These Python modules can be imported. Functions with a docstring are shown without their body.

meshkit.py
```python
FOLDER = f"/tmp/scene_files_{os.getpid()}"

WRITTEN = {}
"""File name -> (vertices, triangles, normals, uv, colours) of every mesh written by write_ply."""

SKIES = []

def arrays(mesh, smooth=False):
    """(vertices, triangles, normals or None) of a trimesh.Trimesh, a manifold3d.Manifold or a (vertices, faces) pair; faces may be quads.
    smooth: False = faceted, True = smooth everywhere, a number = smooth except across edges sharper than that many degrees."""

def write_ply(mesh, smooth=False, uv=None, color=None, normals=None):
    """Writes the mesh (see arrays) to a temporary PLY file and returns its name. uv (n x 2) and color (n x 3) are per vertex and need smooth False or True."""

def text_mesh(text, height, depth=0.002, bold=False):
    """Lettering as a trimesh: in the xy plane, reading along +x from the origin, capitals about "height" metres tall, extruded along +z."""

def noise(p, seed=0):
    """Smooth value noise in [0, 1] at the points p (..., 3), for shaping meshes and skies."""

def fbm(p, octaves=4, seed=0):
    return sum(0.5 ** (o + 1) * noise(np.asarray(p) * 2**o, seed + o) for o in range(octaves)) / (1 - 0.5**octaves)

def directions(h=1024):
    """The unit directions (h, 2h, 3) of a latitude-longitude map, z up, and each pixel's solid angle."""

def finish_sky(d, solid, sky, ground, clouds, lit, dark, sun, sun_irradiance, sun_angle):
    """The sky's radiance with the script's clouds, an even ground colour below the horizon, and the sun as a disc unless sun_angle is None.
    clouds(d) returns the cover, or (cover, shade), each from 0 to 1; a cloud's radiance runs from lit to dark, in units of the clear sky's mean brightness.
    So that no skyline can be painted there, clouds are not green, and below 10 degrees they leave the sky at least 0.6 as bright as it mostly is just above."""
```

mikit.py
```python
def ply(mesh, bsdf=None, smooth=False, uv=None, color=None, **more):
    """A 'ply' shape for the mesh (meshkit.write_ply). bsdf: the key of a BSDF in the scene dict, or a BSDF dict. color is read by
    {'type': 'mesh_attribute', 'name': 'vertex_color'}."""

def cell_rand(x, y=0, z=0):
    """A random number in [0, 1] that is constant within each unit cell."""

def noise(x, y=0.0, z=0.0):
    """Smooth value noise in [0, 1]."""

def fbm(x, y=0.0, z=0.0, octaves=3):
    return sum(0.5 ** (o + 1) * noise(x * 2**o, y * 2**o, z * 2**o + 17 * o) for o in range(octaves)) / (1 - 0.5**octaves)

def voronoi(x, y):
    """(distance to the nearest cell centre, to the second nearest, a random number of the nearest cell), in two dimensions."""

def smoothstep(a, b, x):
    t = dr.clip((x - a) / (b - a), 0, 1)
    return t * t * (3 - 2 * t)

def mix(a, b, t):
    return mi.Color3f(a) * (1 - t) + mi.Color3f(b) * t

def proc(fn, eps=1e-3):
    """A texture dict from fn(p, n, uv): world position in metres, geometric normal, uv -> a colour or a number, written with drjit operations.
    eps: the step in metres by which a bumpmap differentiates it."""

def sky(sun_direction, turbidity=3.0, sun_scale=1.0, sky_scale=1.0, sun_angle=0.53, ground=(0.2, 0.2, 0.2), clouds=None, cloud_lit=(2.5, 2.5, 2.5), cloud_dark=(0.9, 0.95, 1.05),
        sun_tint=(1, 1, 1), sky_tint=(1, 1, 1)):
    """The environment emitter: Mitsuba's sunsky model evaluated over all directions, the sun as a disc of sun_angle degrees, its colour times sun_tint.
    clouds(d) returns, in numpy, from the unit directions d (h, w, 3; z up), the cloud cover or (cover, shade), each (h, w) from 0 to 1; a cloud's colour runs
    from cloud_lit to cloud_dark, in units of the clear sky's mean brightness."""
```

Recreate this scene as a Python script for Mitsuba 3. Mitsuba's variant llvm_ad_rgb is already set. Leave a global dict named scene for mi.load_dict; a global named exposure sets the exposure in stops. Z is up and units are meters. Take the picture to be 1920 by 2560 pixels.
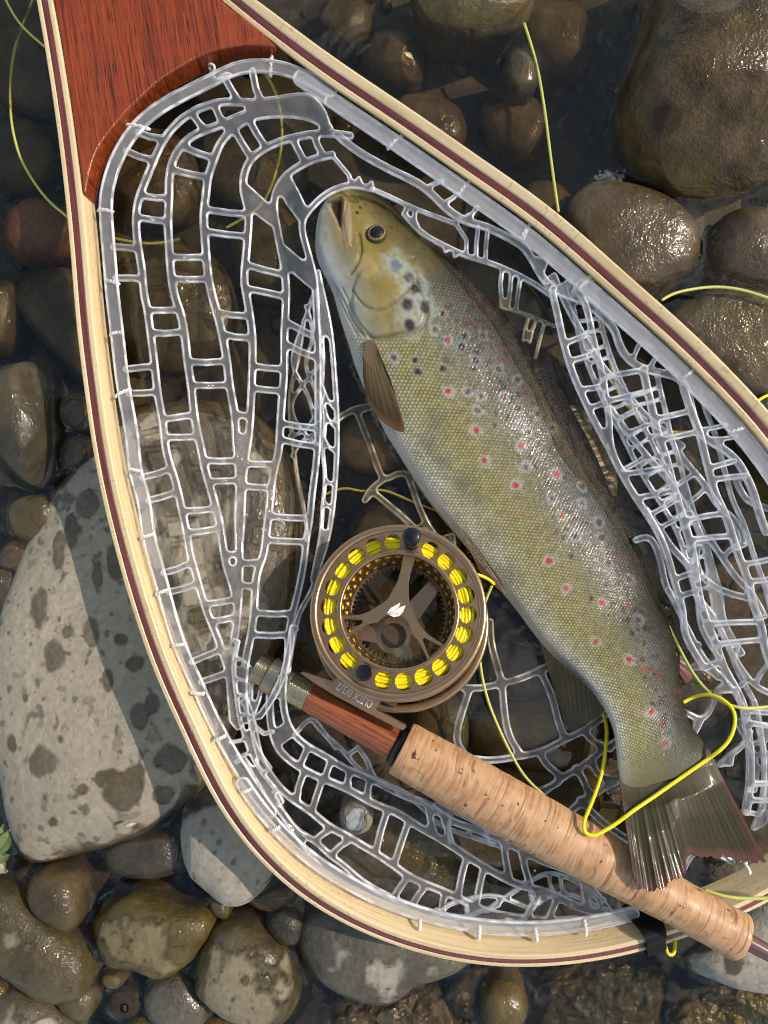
import math, random
import numpy as np, trimesh, shapely, mitsuba as mi, mikit, meshkit, drjit as dr
from shapely.geometry import Polygon, LineString, Point, MultiPolygon
from shapely.ops import unary_union
from scipy.spatial import Delaunay, cKDTree
from scipy.interpolate import CubicSpline
from scipy.ndimage import distance_transform_edt, gaussian_filter
from mikit import noise, fbm, voronoi, smoothstep, mix
T = mi.ScalarTransform4f
scene, labels = {}, {}
rng = np.random.default_rng(7)

# ---------------------------------------------------------------- camera, sky, exposure
H = 0.42                                   # eye height above the water, metres
scene['camera'] = {'type': 'perspective', 'fov': 2 * math.degrees(math.atan(0.5)), 'fov_axis': 'x', 'near_clip': 0.01, 'far_clip': 200.0,
                   'to_world': T().look_at(origin=[0, 0, H], target=[0, 0, 0], up=[0, 1, 0])}
SUN = np.array([0.97, 0.30, 0.93])


def clouds(d):
    q = d / np.maximum(d[..., 2:3], 0.15)
    c = meshkit.fbm(q * np.array([2.6, 2.6, 0]) + 3.3, 5, 4)
    cover = np.clip((c - 0.575) / 0.12, 0, 1)
    return cover * 0.85, np.clip((c - 0.6) / 0.2, 0, 1) * 0.5


scene['sky'] = mikit.sky(SUN.tolist(), turbidity=3, sky_scale=2.05, clouds=clouds, sun_tint=(0.93, 0.98, 1.12), sky_tint=(1.30, 1.04, 0.74), cloud_lit=(3.0, 2.95, 2.9))
exposure = 1.45


# ---------------------------------------------------------------- from the tape-measured plan to points
def U(p, z):
    """plan position p (n, 2) at height z (metres) -> point"""
    p = np.asarray(p, float)
    z = np.broadcast_to(np.asarray(z, float), p.shape[:-1])
    k = (H - z) / 1920.0
    return np.stack([(p[..., 0] - 960) * k, -(p[..., 1] - 1280) * k, z], -1)


def par(s):
    return np.array([[float(v) for v in q.split(',')] for q in s.split()])


def crop(ox, oy):
    return lambda s: par(s)[:, :2] * 0.5 + [ox, oy]


A, B, C, D, E, F = crop(0, 0), crop(200, 700), crop(1090, 500), crop(1090, 1454), crop(460, 1454), crop(690, 400)
G = lambda s: par(s) * 1.1573


def spline(p, n=None, step=None, closed=False):
    p = np.asarray(p, float)
    if closed:
        p = np.vstack([p, p[:1]])
    d = np.r_[0, np.cumsum(np.maximum(np.linalg.norm(np.diff(p[:, :2], axis=0), axis=1), 1e-6) ** 0.75)]
    cs = CubicSpline(d, p, bc_type='periodic' if closed else 'natural')
    fine = cs(np.linspace(0, d[-1], 40 * len(p)))
    a = np.r_[0, np.cumsum(np.linalg.norm(np.diff(fine[:, :min(3, fine.shape[1])], axis=0), axis=1))]
    if n is None:
        n = max(3, int(a[-1] / step) + 1)
    q = np.linspace(0, a[-1], n, endpoint=not closed)
    return np.stack([np.interp(q, a, fine[:, k]) for k in range(fine.shape[1])], -1)


# ---------------------------------------------------------------- meshes
def unit(v):
    return v / np.maximum(np.linalg.norm(v, axis=-1, keepdims=True), 1e-12)


def grid_faces(n, m, wrap=False):
    i, j = np.meshgrid(np.arange(n - 1), np.arange(m if wrap else m - 1), indexing='ij')
    a, b = i * m + j, i * m + (j + 1) % m
    return np.stack([a, b, b + m, a + m], -1).reshape(-1, 4)


def tri(f):
    return np.vstack([f[:, [0, 1, 2]], f[:, [0, 2, 3]]])


def sweep(path, prof, normal, caps=True):
    """prof (m, 2) in (side, up) or (n, m, 2), closed, along path (n, 3); side = up x tangent. Returns verts, faces, uv"""
    path = np.asarray(path, float)
    n = len(path)
    t = unit(np.gradient(path, axis=0))
    nn = np.broadcast_to(np.asarray(normal, float), path.shape)
    up = unit(nn - t * (t * nn).sum(1, keepdims=True))
    side = np.cross(up, t)
    prof = np.asarray(prof, float)
    if prof.ndim == 2:
        prof = np.broadcast_to(prof, (n,) + prof.shape)
    m = prof.shape[1]
    v = path[:, None] + prof[..., :1] * side[:, None] + prof[..., 1:] * up[:, None]
    f = tri(grid_faces(n, m, True))
    u = np.r_[0, np.cumsum(np.linalg.norm(np.diff(path, axis=0), axis=1))]
    per = np.r_[0, np.cumsum(np.linalg.norm(np.diff(prof[0], axis=0), axis=1))]
    uv = np.stack(np.meshgrid(u, per, indexing='ij'), -1).reshape(-1, 2)
    v = v.reshape(-1, 3)
    if caps:
        k = len(v)
        v = np.vstack([v, v[:m].mean(0), v[-m:].mean(0)])
        uv = np.vstack([uv, uv[0], uv[-1]])
        i = np.arange(m)
        j = (i + 1) % m
        f = np.vstack([f, np.stack([np.full(m, k), j, i], 1), np.stack([np.full(m, k + 1), i + (n - 1) * m, j + (n - 1) * m], 1)])
    tm = trimesh.Trimesh(v, f, process=False)
    if tm.volume < 0:
        f = f[:, ::-1]
    return v, f, uv


def circle(r, m):
    a = np.arange(m) * 2 * np.pi / m
    return np.stack([np.cos(a), np.sin(a)], 1) * r


def tube(path, r, m=8):
    path = np.asarray(path, float)
    r = np.broadcast_to(np.asarray(r, float), (len(path),))
    t = unit(np.gradient(path, axis=0))
    ref = np.array([0.31, 0.17, 0.93])
    if np.abs(t @ ref).mean() > 0.8:
        ref = np.array([0.9, 0.3, 0.1])
    return sweep(path, circle(1, m)[None] * r[:, None, None], ref)


def rrect(x0, x1, y0, y1, r, k=3):
    pts = []
    for cx, cy, a in ((x1 - r, y1 - r, 0), (x0 + r, y1 - r, 90), (x0 + r, y0 + r, 180), (x1 - r, y0 + r, 270)):
        for q in np.radians(np.linspace(a, a + 90, k)):
            pts.append((cx + r * math.cos(q), cy + r * math.sin(q)))
    return np.array(pts)


def join(parts):
    v, f, at = [], [], 0
    for p in parts:
        v.append(np.asarray(p[0])), f.append(np.asarray(p[1]) + at)
        at += len(p[0])
    return np.vstack(v), np.vstack(f)


def extrude(poly, z0, z1, ch=0.0):
    """polygon (metres) -> chamfered plate"""
    out = []
    for g in getattr(poly, 'geoms', [poly]):
        if ch:
            top = g.buffer(-ch)
            rows = [(g, z0), (g, z1 - ch), (top, z1)]
            a = trimesh.creation.extrude_polygon(g, z1 - ch - z0, engine='earcut')
            a.apply_translation([0, 0, z0])
            out.append((a.vertices, a.faces))
            for s in getattr(top, 'geoms', [top]):
                b = trimesh.creation.extrude_polygon(s, ch, engine='earcut')
                b.apply_translation([0, 0, z1 - ch])
                out.append((b.vertices, b.faces))
        else:
            a = trimesh.creation.extrude_polygon(g, z1 - z0, engine='earcut')
            a.apply_translation([0, 0, z0])
            out.append((a.vertices, a.faces))
    return join(out)


def revolve(prof, m=96):
    """prof (k, 2) of (r, z), closed outline -> mesh"""
    prof = np.asarray(prof, float)
    a = np.arange(m) * 2 * np.pi / m
    v = np.stack([prof[None, :, 0] * np.cos(a)[:, None], prof[None, :, 0] * np.sin(a)[:, None], np.broadcast_to(prof[None, :, 1], (m, len(prof)))], -1).reshape(-1, 3)
    k = len(prof)
    i, j = np.meshgrid(np.arange(m), np.arange(k), indexing='ij')
    i2, j2 = (i + 1) % m, (j + 1) % k
    f = tri(np.stack([i * k + j, i2 * k + j, i2 * k + j2, i * k + j2], -1).reshape(-1, 4))
    if trimesh.Trimesh(v, f, process=False).volume < 0:
        f = f[:, ::-1]
    return v, f


def number(key):
    if not any(k == key or k.startswith(key + '__') for k in scene):
        return key
    n = 1
    while any(k == f'{key}_{n:03d}' or k.startswith(f'{key}_{n:03d}__') for k in scene):
        n += 1
    return f'{key}_{n:03d}'


taken = {}


def put(key, shape):
    n = taken.get(key, 0)
    taken[key] = n + 1
    k = key if n == 0 else f'{key}_{n:03d}'
    scene[k] = shape
    return k


def tag(key, label, cat=None, group=None, kind=None):
    labels[key] = {k: v for k, v in dict(label=label, category=cat, group=group, kind=kind).items() if v}
    return key


def raw(v, f, n, bsdf, uv=None, color=None):
    return {'type': 'ply', 'filename': meshkit.write_ply((v, f), False, uv, color, normals=n), 'face_normals': False, 'bsdf': {'type': 'ref', 'id': bsdf}}


def normals(v, f):
    n = np.zeros_like(v)
    c = np.cross(v[f[:, 1]] - v[f[:, 0]], v[f[:, 2]] - v[f[:, 0]])
    for k in range(3):
        np.add.at(n, f[:, k], c)
    return unit(n)


# ---------------------------------------------------------------- materials
rgb = lambda *c: {'type': 'rgb', 'value': list(c)}
VC = {'type': 'mesh_attribute', 'name': 'vertex_color'}
two = lambda b: {'type': 'twosided', 'b': b}
bump = lambda b, fn, s, eps=2e-4: {'type': 'bumpmap', 't': mikit.proc(fn, eps), 'scale': s, 'b': b}


def P(**k):
    return {'type': 'principled', **k}


# clear moulded rubber: clear core, edge highlights painted in white (u = distance from the edge)
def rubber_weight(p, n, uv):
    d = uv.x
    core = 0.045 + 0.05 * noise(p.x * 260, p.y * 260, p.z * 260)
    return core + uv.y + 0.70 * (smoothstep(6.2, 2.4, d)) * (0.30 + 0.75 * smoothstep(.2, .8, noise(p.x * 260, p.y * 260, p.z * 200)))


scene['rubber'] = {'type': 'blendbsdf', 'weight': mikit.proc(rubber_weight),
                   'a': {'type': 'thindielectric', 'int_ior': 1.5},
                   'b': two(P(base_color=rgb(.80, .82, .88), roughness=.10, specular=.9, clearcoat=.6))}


def wet_rough(p, n, uv):
    g = fbm(p.x * 140, p.y * 140, p.z * 140, 3)
    return dr.lerp(0.09 + 0.17 * smoothstep(.4, .7, g), 0.8, dr.clip(uv.x, 0, 1))


def stone_relief(p, n, uv):
    return 0.5 * fbm(p.x * 420, p.y * 420, p.z * 420, 3) + 0.5 * noise(p.x * 1300, p.y * 1300, p.z * 1300)


scene['wet_stone'] = bump(P(base_color=VC, roughness=mikit.proc(wet_rough), specular=.45, clearcoat=mikit.proc(lambda p, n, uv: .5 * (1 - uv.x)), clearcoat_gloss=.93), stone_relief, 0.0007)
scene['wet_slab'] = bump(P(base_color=VC, roughness=.12, specular=.3), lambda p, n, uv: .6 * fbm(p.x * 210, p.y * 300, p.z * 210, 3) + .4 * noise(p.x * 1100, p.y * 1100, p.z * 1100), 0.0009)
scene['stone_rough'] = bump(P(base_color=VC, roughness=mikit.proc(wet_rough), specular=.6), lambda p, n, uv: fbm(p.x * 260, p.y * 260, p.z * 260, 4), 0.0042)


def bed_color(p, n, uv):
    g = fbm(p.x * 26, p.y * 26, 0.0, 4)
    h = noise(p.x * 500, p.y * 500, 1.0)
    return mix((.022, .018, .011), (.075, .06, .038), smoothstep(.25, .75, g)) * (.75 + .5 * h)


scene['bed'] = P(base_color=mikit.proc(bed_color), roughness=.7)
scene['water'] = {'type': 'thindielectric', 'int_ior': 1.33, 'specular_transmittance': rgb(.82, .75, .60)}


def wood(light, dark, fu, fv, amount=1.0):
    def fn(p, n, uv):
        s = fbm(uv.x * fu, uv.y * fv, 0.0, 3)
        k = noise(uv.x * fu * 7, uv.y * fv * 2.2, 3.0)
        c = mix(light, dark, dr.clip((s - .35) * 1.9 * amount + (k - .5) * .35 * amount, 0, 1))
        dirt = smoothstep(.74, .9, noise(uv.x * 700, uv.y * 900, 9.0)) * smoothstep(.5, .65, noise(uv.x * 30, uv.y * 120, 4.0))
        return mix(c, mi.Color3f(dark) * .5, dirt * .35)
    return mikit.proc(fn)


scene['ash'] = P(base_color=wood((.71, .56, .34), (.56, .40, .2), 26, 900, .8), roughness=.3, specular=.45, clearcoat=.7, clearcoat_gloss=.88)
scene['purpleheart'] = P(base_color=wood((.17, .04, .035), (.075, .016, .02), 60, 1900), roughness=.32, clearcoat=.6, clearcoat_gloss=.85)


def handle_color(p, n, uv):
    a = p.x * .985 + p.y * .17
    b = p.y * .985 - p.x * .17
    s = fbm(a * 900, b * 26, p.z * 200, 3)
    k = noise(a * 3000, b * 110, 2.0)
    w = fbm(a * 40, b * 14, 5.0, 2)
    c = mix((.27, .045, .010), (.085, .011, .004), dr.clip((s - .35) * 1.7 + (w - .5) * .7, 0, 1))
    return mix(c, (.03, .005, .003), smoothstep(.62, .9, k) * .75)


scene['redwood'] = bump(P(base_color=mikit.proc(handle_color), roughness=.3, specular=.35, clearcoat=.6, clearcoat_gloss=.9),
                        lambda p, n, uv: noise((p.x * .985 + p.y * .17) * 2600, (p.y * .985 - p.x * .17) * 90, 2.0), 0.00018)


def cork_color(p, n, uv):
    u, v = uv.x, uv.y
    wob = (noise(v * 90, u * 60, 2.0) - .5) * .0022
    lines = .3 * noise((u + wob) * 640, v * 50, 1.0) + .7 * noise((u + wob) * 1500, v * 120, 6.0)
    g = fbm(u * 240, v * 240, 3.0, 3)
    c = mix((.54, .32, .175), (.38, .20, .095), smoothstep(.38, .75, g * .5 + .5 * lines))
    c = mix(c, (.25, .1, .04), smoothstep(.82, .97, noise((u + wob) * 1150, v * 60, 8.0)) * .75)
    ring = dr.abs(u / .0127 - dr.floor(u / .0127) - .5)
    c = mix(c, (.33, .15, .06), smoothstep(.47, .497, ring) * .3)
    pit = smoothstep(.88, .93, noise(u * 330, v * 260, 11.0)) * smoothstep(.4, .6, noise(u * 1400, v * 1100, 4.0))
    return mix(c, (.09, .035, .02), pit)


def cork_relief(p, n, uv):
    wob = (noise(uv.y * 90, uv.x * 60, 2.0) - .5) * .0022
    return -smoothstep(.8, .97, noise((uv.x + wob) * 1150, uv.y * 60, 8.0)) - 1.5 * smoothstep(.80, .86, noise(uv.x * 210, uv.y * 130, 11.0))


scene['cork'] = bump(P(base_color=mikit.proc(cork_color), roughness=.42, specular=.4, clearcoat=.35, clearcoat_gloss=.75), cork_relief, 0.00025)
scene['seatwood'] = P(base_color=wood((.30, .085, .03), (.10, .022, .012), 55, 700, 1.1), roughness=.22, specular=.5, clearcoat=1.0, clearcoat_gloss=.92)


def bronze_rough(p, n, uv):
    return .22 + .12 * fbm(p.x * 900, p.y * 900, p.z * 900, 2)


scene['bronze'] = P(base_color=rgb(.47, .30, .175), metallic=.92, roughness=mikit.proc(bronze_rough), specular=.5)
scene['bronze_dark'] = P(base_color=rgb(.17, .115, .075), metallic=.8, roughness=.38)
scene['gunmetal'] = P(base_color=rgb(.38, .34, .25), metallic=.95, roughness=.2)
scene['black_plastic'] = P(base_color=rgb(.006, .007, .010), roughness=.28, specular=.5)
scene['black_rubber'] = P(base_color=rgb(.004, .0045, .006), roughness=.5, specular=.25)
scene['line_yellow'] = P(base_color=rgb(.86, .72, .012), roughness=.35, specular=.4)
scene['line_pale'] = P(base_color=rgb(.52, .53, .13), roughness=.4, specular=.4)
scene['line_wet'] = P(base_color=rgb(.40, .39, .08), roughness=.4, specular=.4)
scene['backing'] = P(base_color=rgb(.62, .12, .012), roughness=.5)
scene['white_paint'] = P(base_color=rgb(.78, .77, .74), roughness=.5)
scene['thread'] = P(base_color=rgb(.72, .72, .70), roughness=.5)
scene['blank'] = P(base_color=rgb(.11, .045, .05), roughness=.14, specular=.6, clearcoat=1.0)
scene['skin'] = bump(P(base_color=VC, roughness=.45, specular=.16, clearcoat=.30, clearcoat_gloss=.96), lambda p, n, uv: noise(p.x * 900, p.y * 900, p.z * 900), 0.00006)
scene['fin'] = two(P(base_color=VC, roughness=.36, specular=.4, clearcoat=.2, clearcoat_gloss=.9))
scene['fin_dark'] = two(P(base_color=VC, roughness=.5, specular=.16, clearcoat=.22, clearcoat_gloss=.97))
scene['fin_clear'] = {'type': 'blendbsdf', 'weight': .62, 'a': {'type': 'thindielectric', 'int_ior': 1.33}, 'b': two(P(base_color=VC, roughness=.3, specular=.5))}
scene['eye_gloss'] = P(base_color=VC, roughness=.07, specular=.3, clearcoat=.25, clearcoat_gloss=.98)
scene['leaf'] = two(P(base_color=VC, roughness=.5))
scene['bubble_film'] = {'type': 'blendbsdf', 'weight': .07, 'a': {'type': 'thindielectric', 'int_ior': 1.4}, 'b': two(P(base_color=rgb(.8, .82, .85), roughness=.08, specular=.8))}

# ---------------------------------------------------------------- water table and the river bed
waterlines = []


def lake_bed():
    n = 180
    s = np.sign(np.linspace(-1, 1, n)) * np.abs(np.linspace(-1, 1, n)) ** 3
    x, y = np.meshgrid(s * 60, s * 60, indexing='ij')
    p = np.stack([x, y, 0 * x], -1)
    r = np.hypot(x, y)
    z = -.040 + .022 * (meshkit.fbm(p * 14, 4) - .5) + np.clip(r - 1.5, 0, None) * .004
    v = np.stack([x, y, z], -1).reshape(-1, 3)
    f = tri(grid_faces(n, n))
    if np.cross(v[f[0, 1]] - v[f[0, 0]], v[f[0, 2]] - v[f[0, 0]])[2] < 0:
        f = f[:, ::-1]
    scene['riverbed'] = mikit.ply((v, f), 'bed', smooth=True)
    tag('riverbed', 'dark brown silty bed under the shallow water', kind='structure')


lake_bed()

# ---------------------------------------------------------------- stones
PAL = {  # wet colour, second wet colour, dry colour
    'olive': ((.046, .036, .017), (.10, .077, .037), (.20, .17, .115)),
    'brown': ((.050, .034, .018), (.11, .077, .042), (.34, .27, .19)),
    'grey': ((.065, .058, .043), (.12, .108, .082), (.30, .275, .235)),
    'pale': ((.085, .068, .047), (.15, .122, .088), (.305, .268, .21)),
    'red': ((.13, .055, .028), (.18, .085, .045), (.33, .2, .13)),
    'moss': ((.062, .046, .013), (.125, .09, .028), (.18, .145, .08)),
    'dark': ((.03, .026, .018), (.065, .055, .036), (.2, .18, .14)),
    'pink': ((.032, .022, .010), (.125, .086, .050), (.3, .22, .17)),
    'shell': ((.30, .32, .36), (.42, .43, .45), (.5, .5, .5)),
}


ROT = trimesh.transformations.euler_matrix(.61, .83, .47)[:3, :3]


def stone(px, top, pal, label, waist=None, dry=None, tilt=(0, 0), flat=2.5, bumpy=.05, rough=False, seed=0, key='stone', cat='stone', patches=(), group=None, step=.00085, facet=.85):
    """px: outline on the plan; top: height of the crown; waist: height of the widest girth (metres)"""
    waist = min(top - .006, max(top - .018, -.004)) if waist is None else waist
    w = U(px, waist)
    c = Polygon(w[:, :2]).centroid
    c = np.array([c.x, c.y])
    ol = spline(w[:, :2], n=260, closed=True)
    a = np.arctan2(ol[:, 1] - c[1], ol[:, 0] - c[0])
    r = np.linalg.norm(ol - c, axis=1)
    o = np.argsort(a)
    size = r.mean()
    m = int(np.clip(2 * np.pi * size / step, 60, 620))
    k = int(np.clip(size * 1.4 / step, 26, 190))
    th = np.linspace(-np.pi, np.pi, m, endpoint=False)
    rr = np.interp(th, a[o], r[o], period=2 * np.pi)
    phi = np.r_[np.linspace(0, np.pi / 2, k), np.linspace(np.pi / 2, np.pi, 14)[1:]]
    s = np.sin(phi) ** (2 / flat)
    s[-1] = 0
    cz = np.sign(np.cos(phi)) * np.abs(np.cos(phi)) ** (2 / flat)
    # even spacing on the crown: rows by planform radius
    q = np.linspace(0, 1, k)
    s[:k] = 1 - (1 - q) ** 1.5
    cz[:k] = np.maximum(0, 1 - s[:k] ** flat) ** (1 / flat)
    h = np.where(cz > 0, top - waist, max(.02, waist + .055))
    x = c[0] + rr[None] * s[:, None] * np.cos(th)[None]
    y = c[1] + rr[None] * s[:, None] * np.sin(th)[None]
    z = waist + (h * cz)[:, None] + 0 * x
    crown = np.clip(cz, 0, 1)[:, None]
    z = z + crown * ((x - c[0]) * tilt[0] + (y - c[1]) * tilt[1])
    p = np.stack([x, y, z], -1)
    nv = unit(np.stack([np.cos(th)[None] * s[:, None] / size, np.sin(th)[None] * s[:, None] / size, (cz / np.maximum(h, .004))[:, None] + 0 * x], -1))
    fr = np.random.default_rng(seed + 100)
    rel = (p - np.array([c[0], c[1], waist])) / np.array([size, size, max(h.max(), .004)])
    cut = np.zeros(rel.shape[:2])
    for _ in range(5):
        a_, e_ = fr.uniform(0, 6.283), fr.uniform(.25, 1.1)
        fn_ = np.array([math.cos(a_) * math.cos(e_), math.sin(a_) * math.cos(e_), math.sin(e_)])
        ex_ = rel @ fn_ - fr.uniform(.70, .92) * (1 if e_ > .5 else 1.12)
        cut += np.where(ex_ > 0, ex_, 0) * facet
    nrm_in = np.minimum(cut, .5)
    p = p - rel * (nrm_in * np.array([1, 1, 1])[:, None, None]).transpose(1, 2, 0) * np.array([size * .55, size * .55, max(h.max(), .004)]) * 1.0
    d = (meshkit.fbm(p / size * 1.1 + seed * 3.7, 3, seed) - .5) * 2 * bumpy * size
    d += (meshkit.fbm(p * 160 + seed, 3, seed + 5) - .5) * (.0035 if rough else .0009)
    if rough:
        d += (np.abs(meshkit.fbm(p * 55 + seed, 3, seed + 9) - .5) - .1) * .012
    d[0] = d[0].mean()
    p = p + nv * d[..., None]
    v = p.reshape(-1, 3)
    f = tri(grid_faces(len(phi), m, True))
    if trimesh.Trimesh(v, f, process=False).volume < 0:
        f = f[:, ::-1]
    vr = v @ ROT
    c0, c1, cd = (np.array(q) for q in PAL[pal])
    g = meshkit.fbm(vr * 70 + seed * 5.1, 4, seed + 1)[:, None]
    g2 = meshkit.fbm(vr * 420 + seed, 3, seed + 2)[:, None]
    g3 = meshkit.fbm(vr * 24 + seed * 2.3, 3, seed + 3)[:, None]
    col = c0 + (c1 - c0) * np.clip((g - .32) * 2.4, 0, 1) * .85
    col = col * (.62 + .76 * g2) * (.8 + .4 * g3)
    alg = np.clip((meshkit.fbm(vr * 38 + seed * 1.7, 3, seed + 8) - .52) * 5, 0, 1)[:, None]
    col = col * (1 - .55 * alg) + np.array((.075, .052, .012)) * .55 * alg
    dryness = np.zeros(len(v))
    if dry is not None:
        e = v[:, 2] - dry + (meshkit.fbm(vr * 55 + seed, 4, seed + 6) - .5) * .022
        dryness = np.clip(e / .0022, 0, 1)
        spl = (meshkit.fbm(vr * 120, 5, 3) - .5) * 1.5 + (meshkit.fbm(vr * 50 + 4, 3, 13) - .5) * 1.2
        for (bx, by, br, *el) in patches:       # wet splashes, (plan x, y, radius)
            b = U(np.array([bx, by], float), top)
            wv = (v[:, :2] - b[:2]) / (br * .8 / 1920 * (H - top)) / np.array([1, el[0] if el else 1.5])
            dist = np.linalg.norm(wv, axis=1) + spl
            dryness *= np.clip((dist - 1) / .28, 0, 1)
        speck = np.clip((meshkit.fbm(vr * 170 + 9, 3, seed + 15) - .67) * 30, 0, 1) * (len(patches) > 9)
        dryness *= 1 - .5 * speck
        dc = cd * (.72 + .56 * g2) * (.78 + .44 * g3)
        crack = np.clip(1 - np.abs(meshkit.fbm(vr * 75 + seed, 4, seed + 31) - .5) / .011, 0, 1) * np.clip((meshkit.fbm(vr * 22 + 1, 2, seed + 32) - .52) * 9, 0, 1)
        dc = dc * (1 - .5 * crack[:, None])
        pit = np.clip((meshkit.fbm(vr * 230 + 3, 2, seed + 4)[:, None] - .68) * 12, 0, 1)
        dc = dc * (1 - .55 * pit)
        col = col * (1 - dryness[:, None]) + dc * dryness[:, None]
    k2 = put(key, mikit.ply((v, f), 'stone_rough' if rough else 'wet_slab' if pal == 'pink' else 'wet_stone', smooth=True, uv=np.stack([dryness, dryness], 1), color=np.clip(col, .002, .9)))
    tag(k2, label, cat, group)
    # where the water meets it
    Z = p[..., 2][:k]
    if Z.max() > .0005 and waist < .0:
        i = np.array([np.argmax(Z[:, j] < 0) if (Z[:, j] < 0).any() else k - 1 for j in range(m)])
        waterlines.append(Polygon(p[i, np.arange(m), :2]).buffer(0))
    elif waist >= 0:
        waterlines.append(Polygon(p[k - 1, :, :2]).buffer(0))
    return k2


exec_stones = True
big_spots = [(95, 1905, 26), (300, 1290, 24, 1.2), (170, 1330, 18, 2.5), (140, 1375, 20, 2.6), (90, 1525, 30, 2.2), (130, 1640, 26, 2.0), (228, 1575, 20, 2.2), (165, 1582, 16, 1.2), (122, 1630, 12, 2), (60, 1745, 8), (265, 1700, 13, 2),
             (345, 1790, 24, 1.5), (330, 1660, 26, .8), (120, 1905, 30, 1.1), (275, 1945, 22, 1), (305, 1985, 45, 1.2), (330, 1960, 30, 1.6), (200, 1975, 16, .9), (128, 2060, 12, 1), (250, 1950, 14), (380, 1760, 20, 1.4), (430, 1900, 40, 1),
             (240, 1440, 14, 3), (290, 1400, 30, 1.6), (330, 1500, 14, 1), (300, 1600, 22, .8), (25, 1870, 16, 1.8), (150, 1850, 7), (400, 2000, 30, .9), (210, 1260, 30, 1), (345, 1420, 40, 1.4), (410, 1470, 40, 1.6), (440, 1250, 50, 1.3), (540, 1150, 100, 1.2), (600, 1390, 75, 1.5), (680, 1270, 90, 1.6), (450, 1060, 70, 1), (690, 1450, 40, 2), (640, 1640, 60, 1.6), (560, 1720, 80, 1), (480, 1690, 50, 1.3), (530, 1930, 70, .8), (500, 1550, 35, 1.6), (390, 1130, 45, 1.2)]
stone(G('160,1028 235,960 300,890 420,868 530,885 610,965 650,1100 640,1270 600,1390 530,1530 455,1680 380,1742 300,1800 180,1832 85,1846 45,1790 20,1690 -2,1560 0,1400 26,1295 62,1200 105,1108'), .0145, 'pale',
      'largest pale boulder with dark wet splotches, under the left side of the net', waist=-.014, dry=.0025, tilt=(-.03, -.02), flat=3.4, bumpy=.035, seed=1, key='boulder', cat='boulder', patches=big_spots, step=.0006, facet=0)
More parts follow.
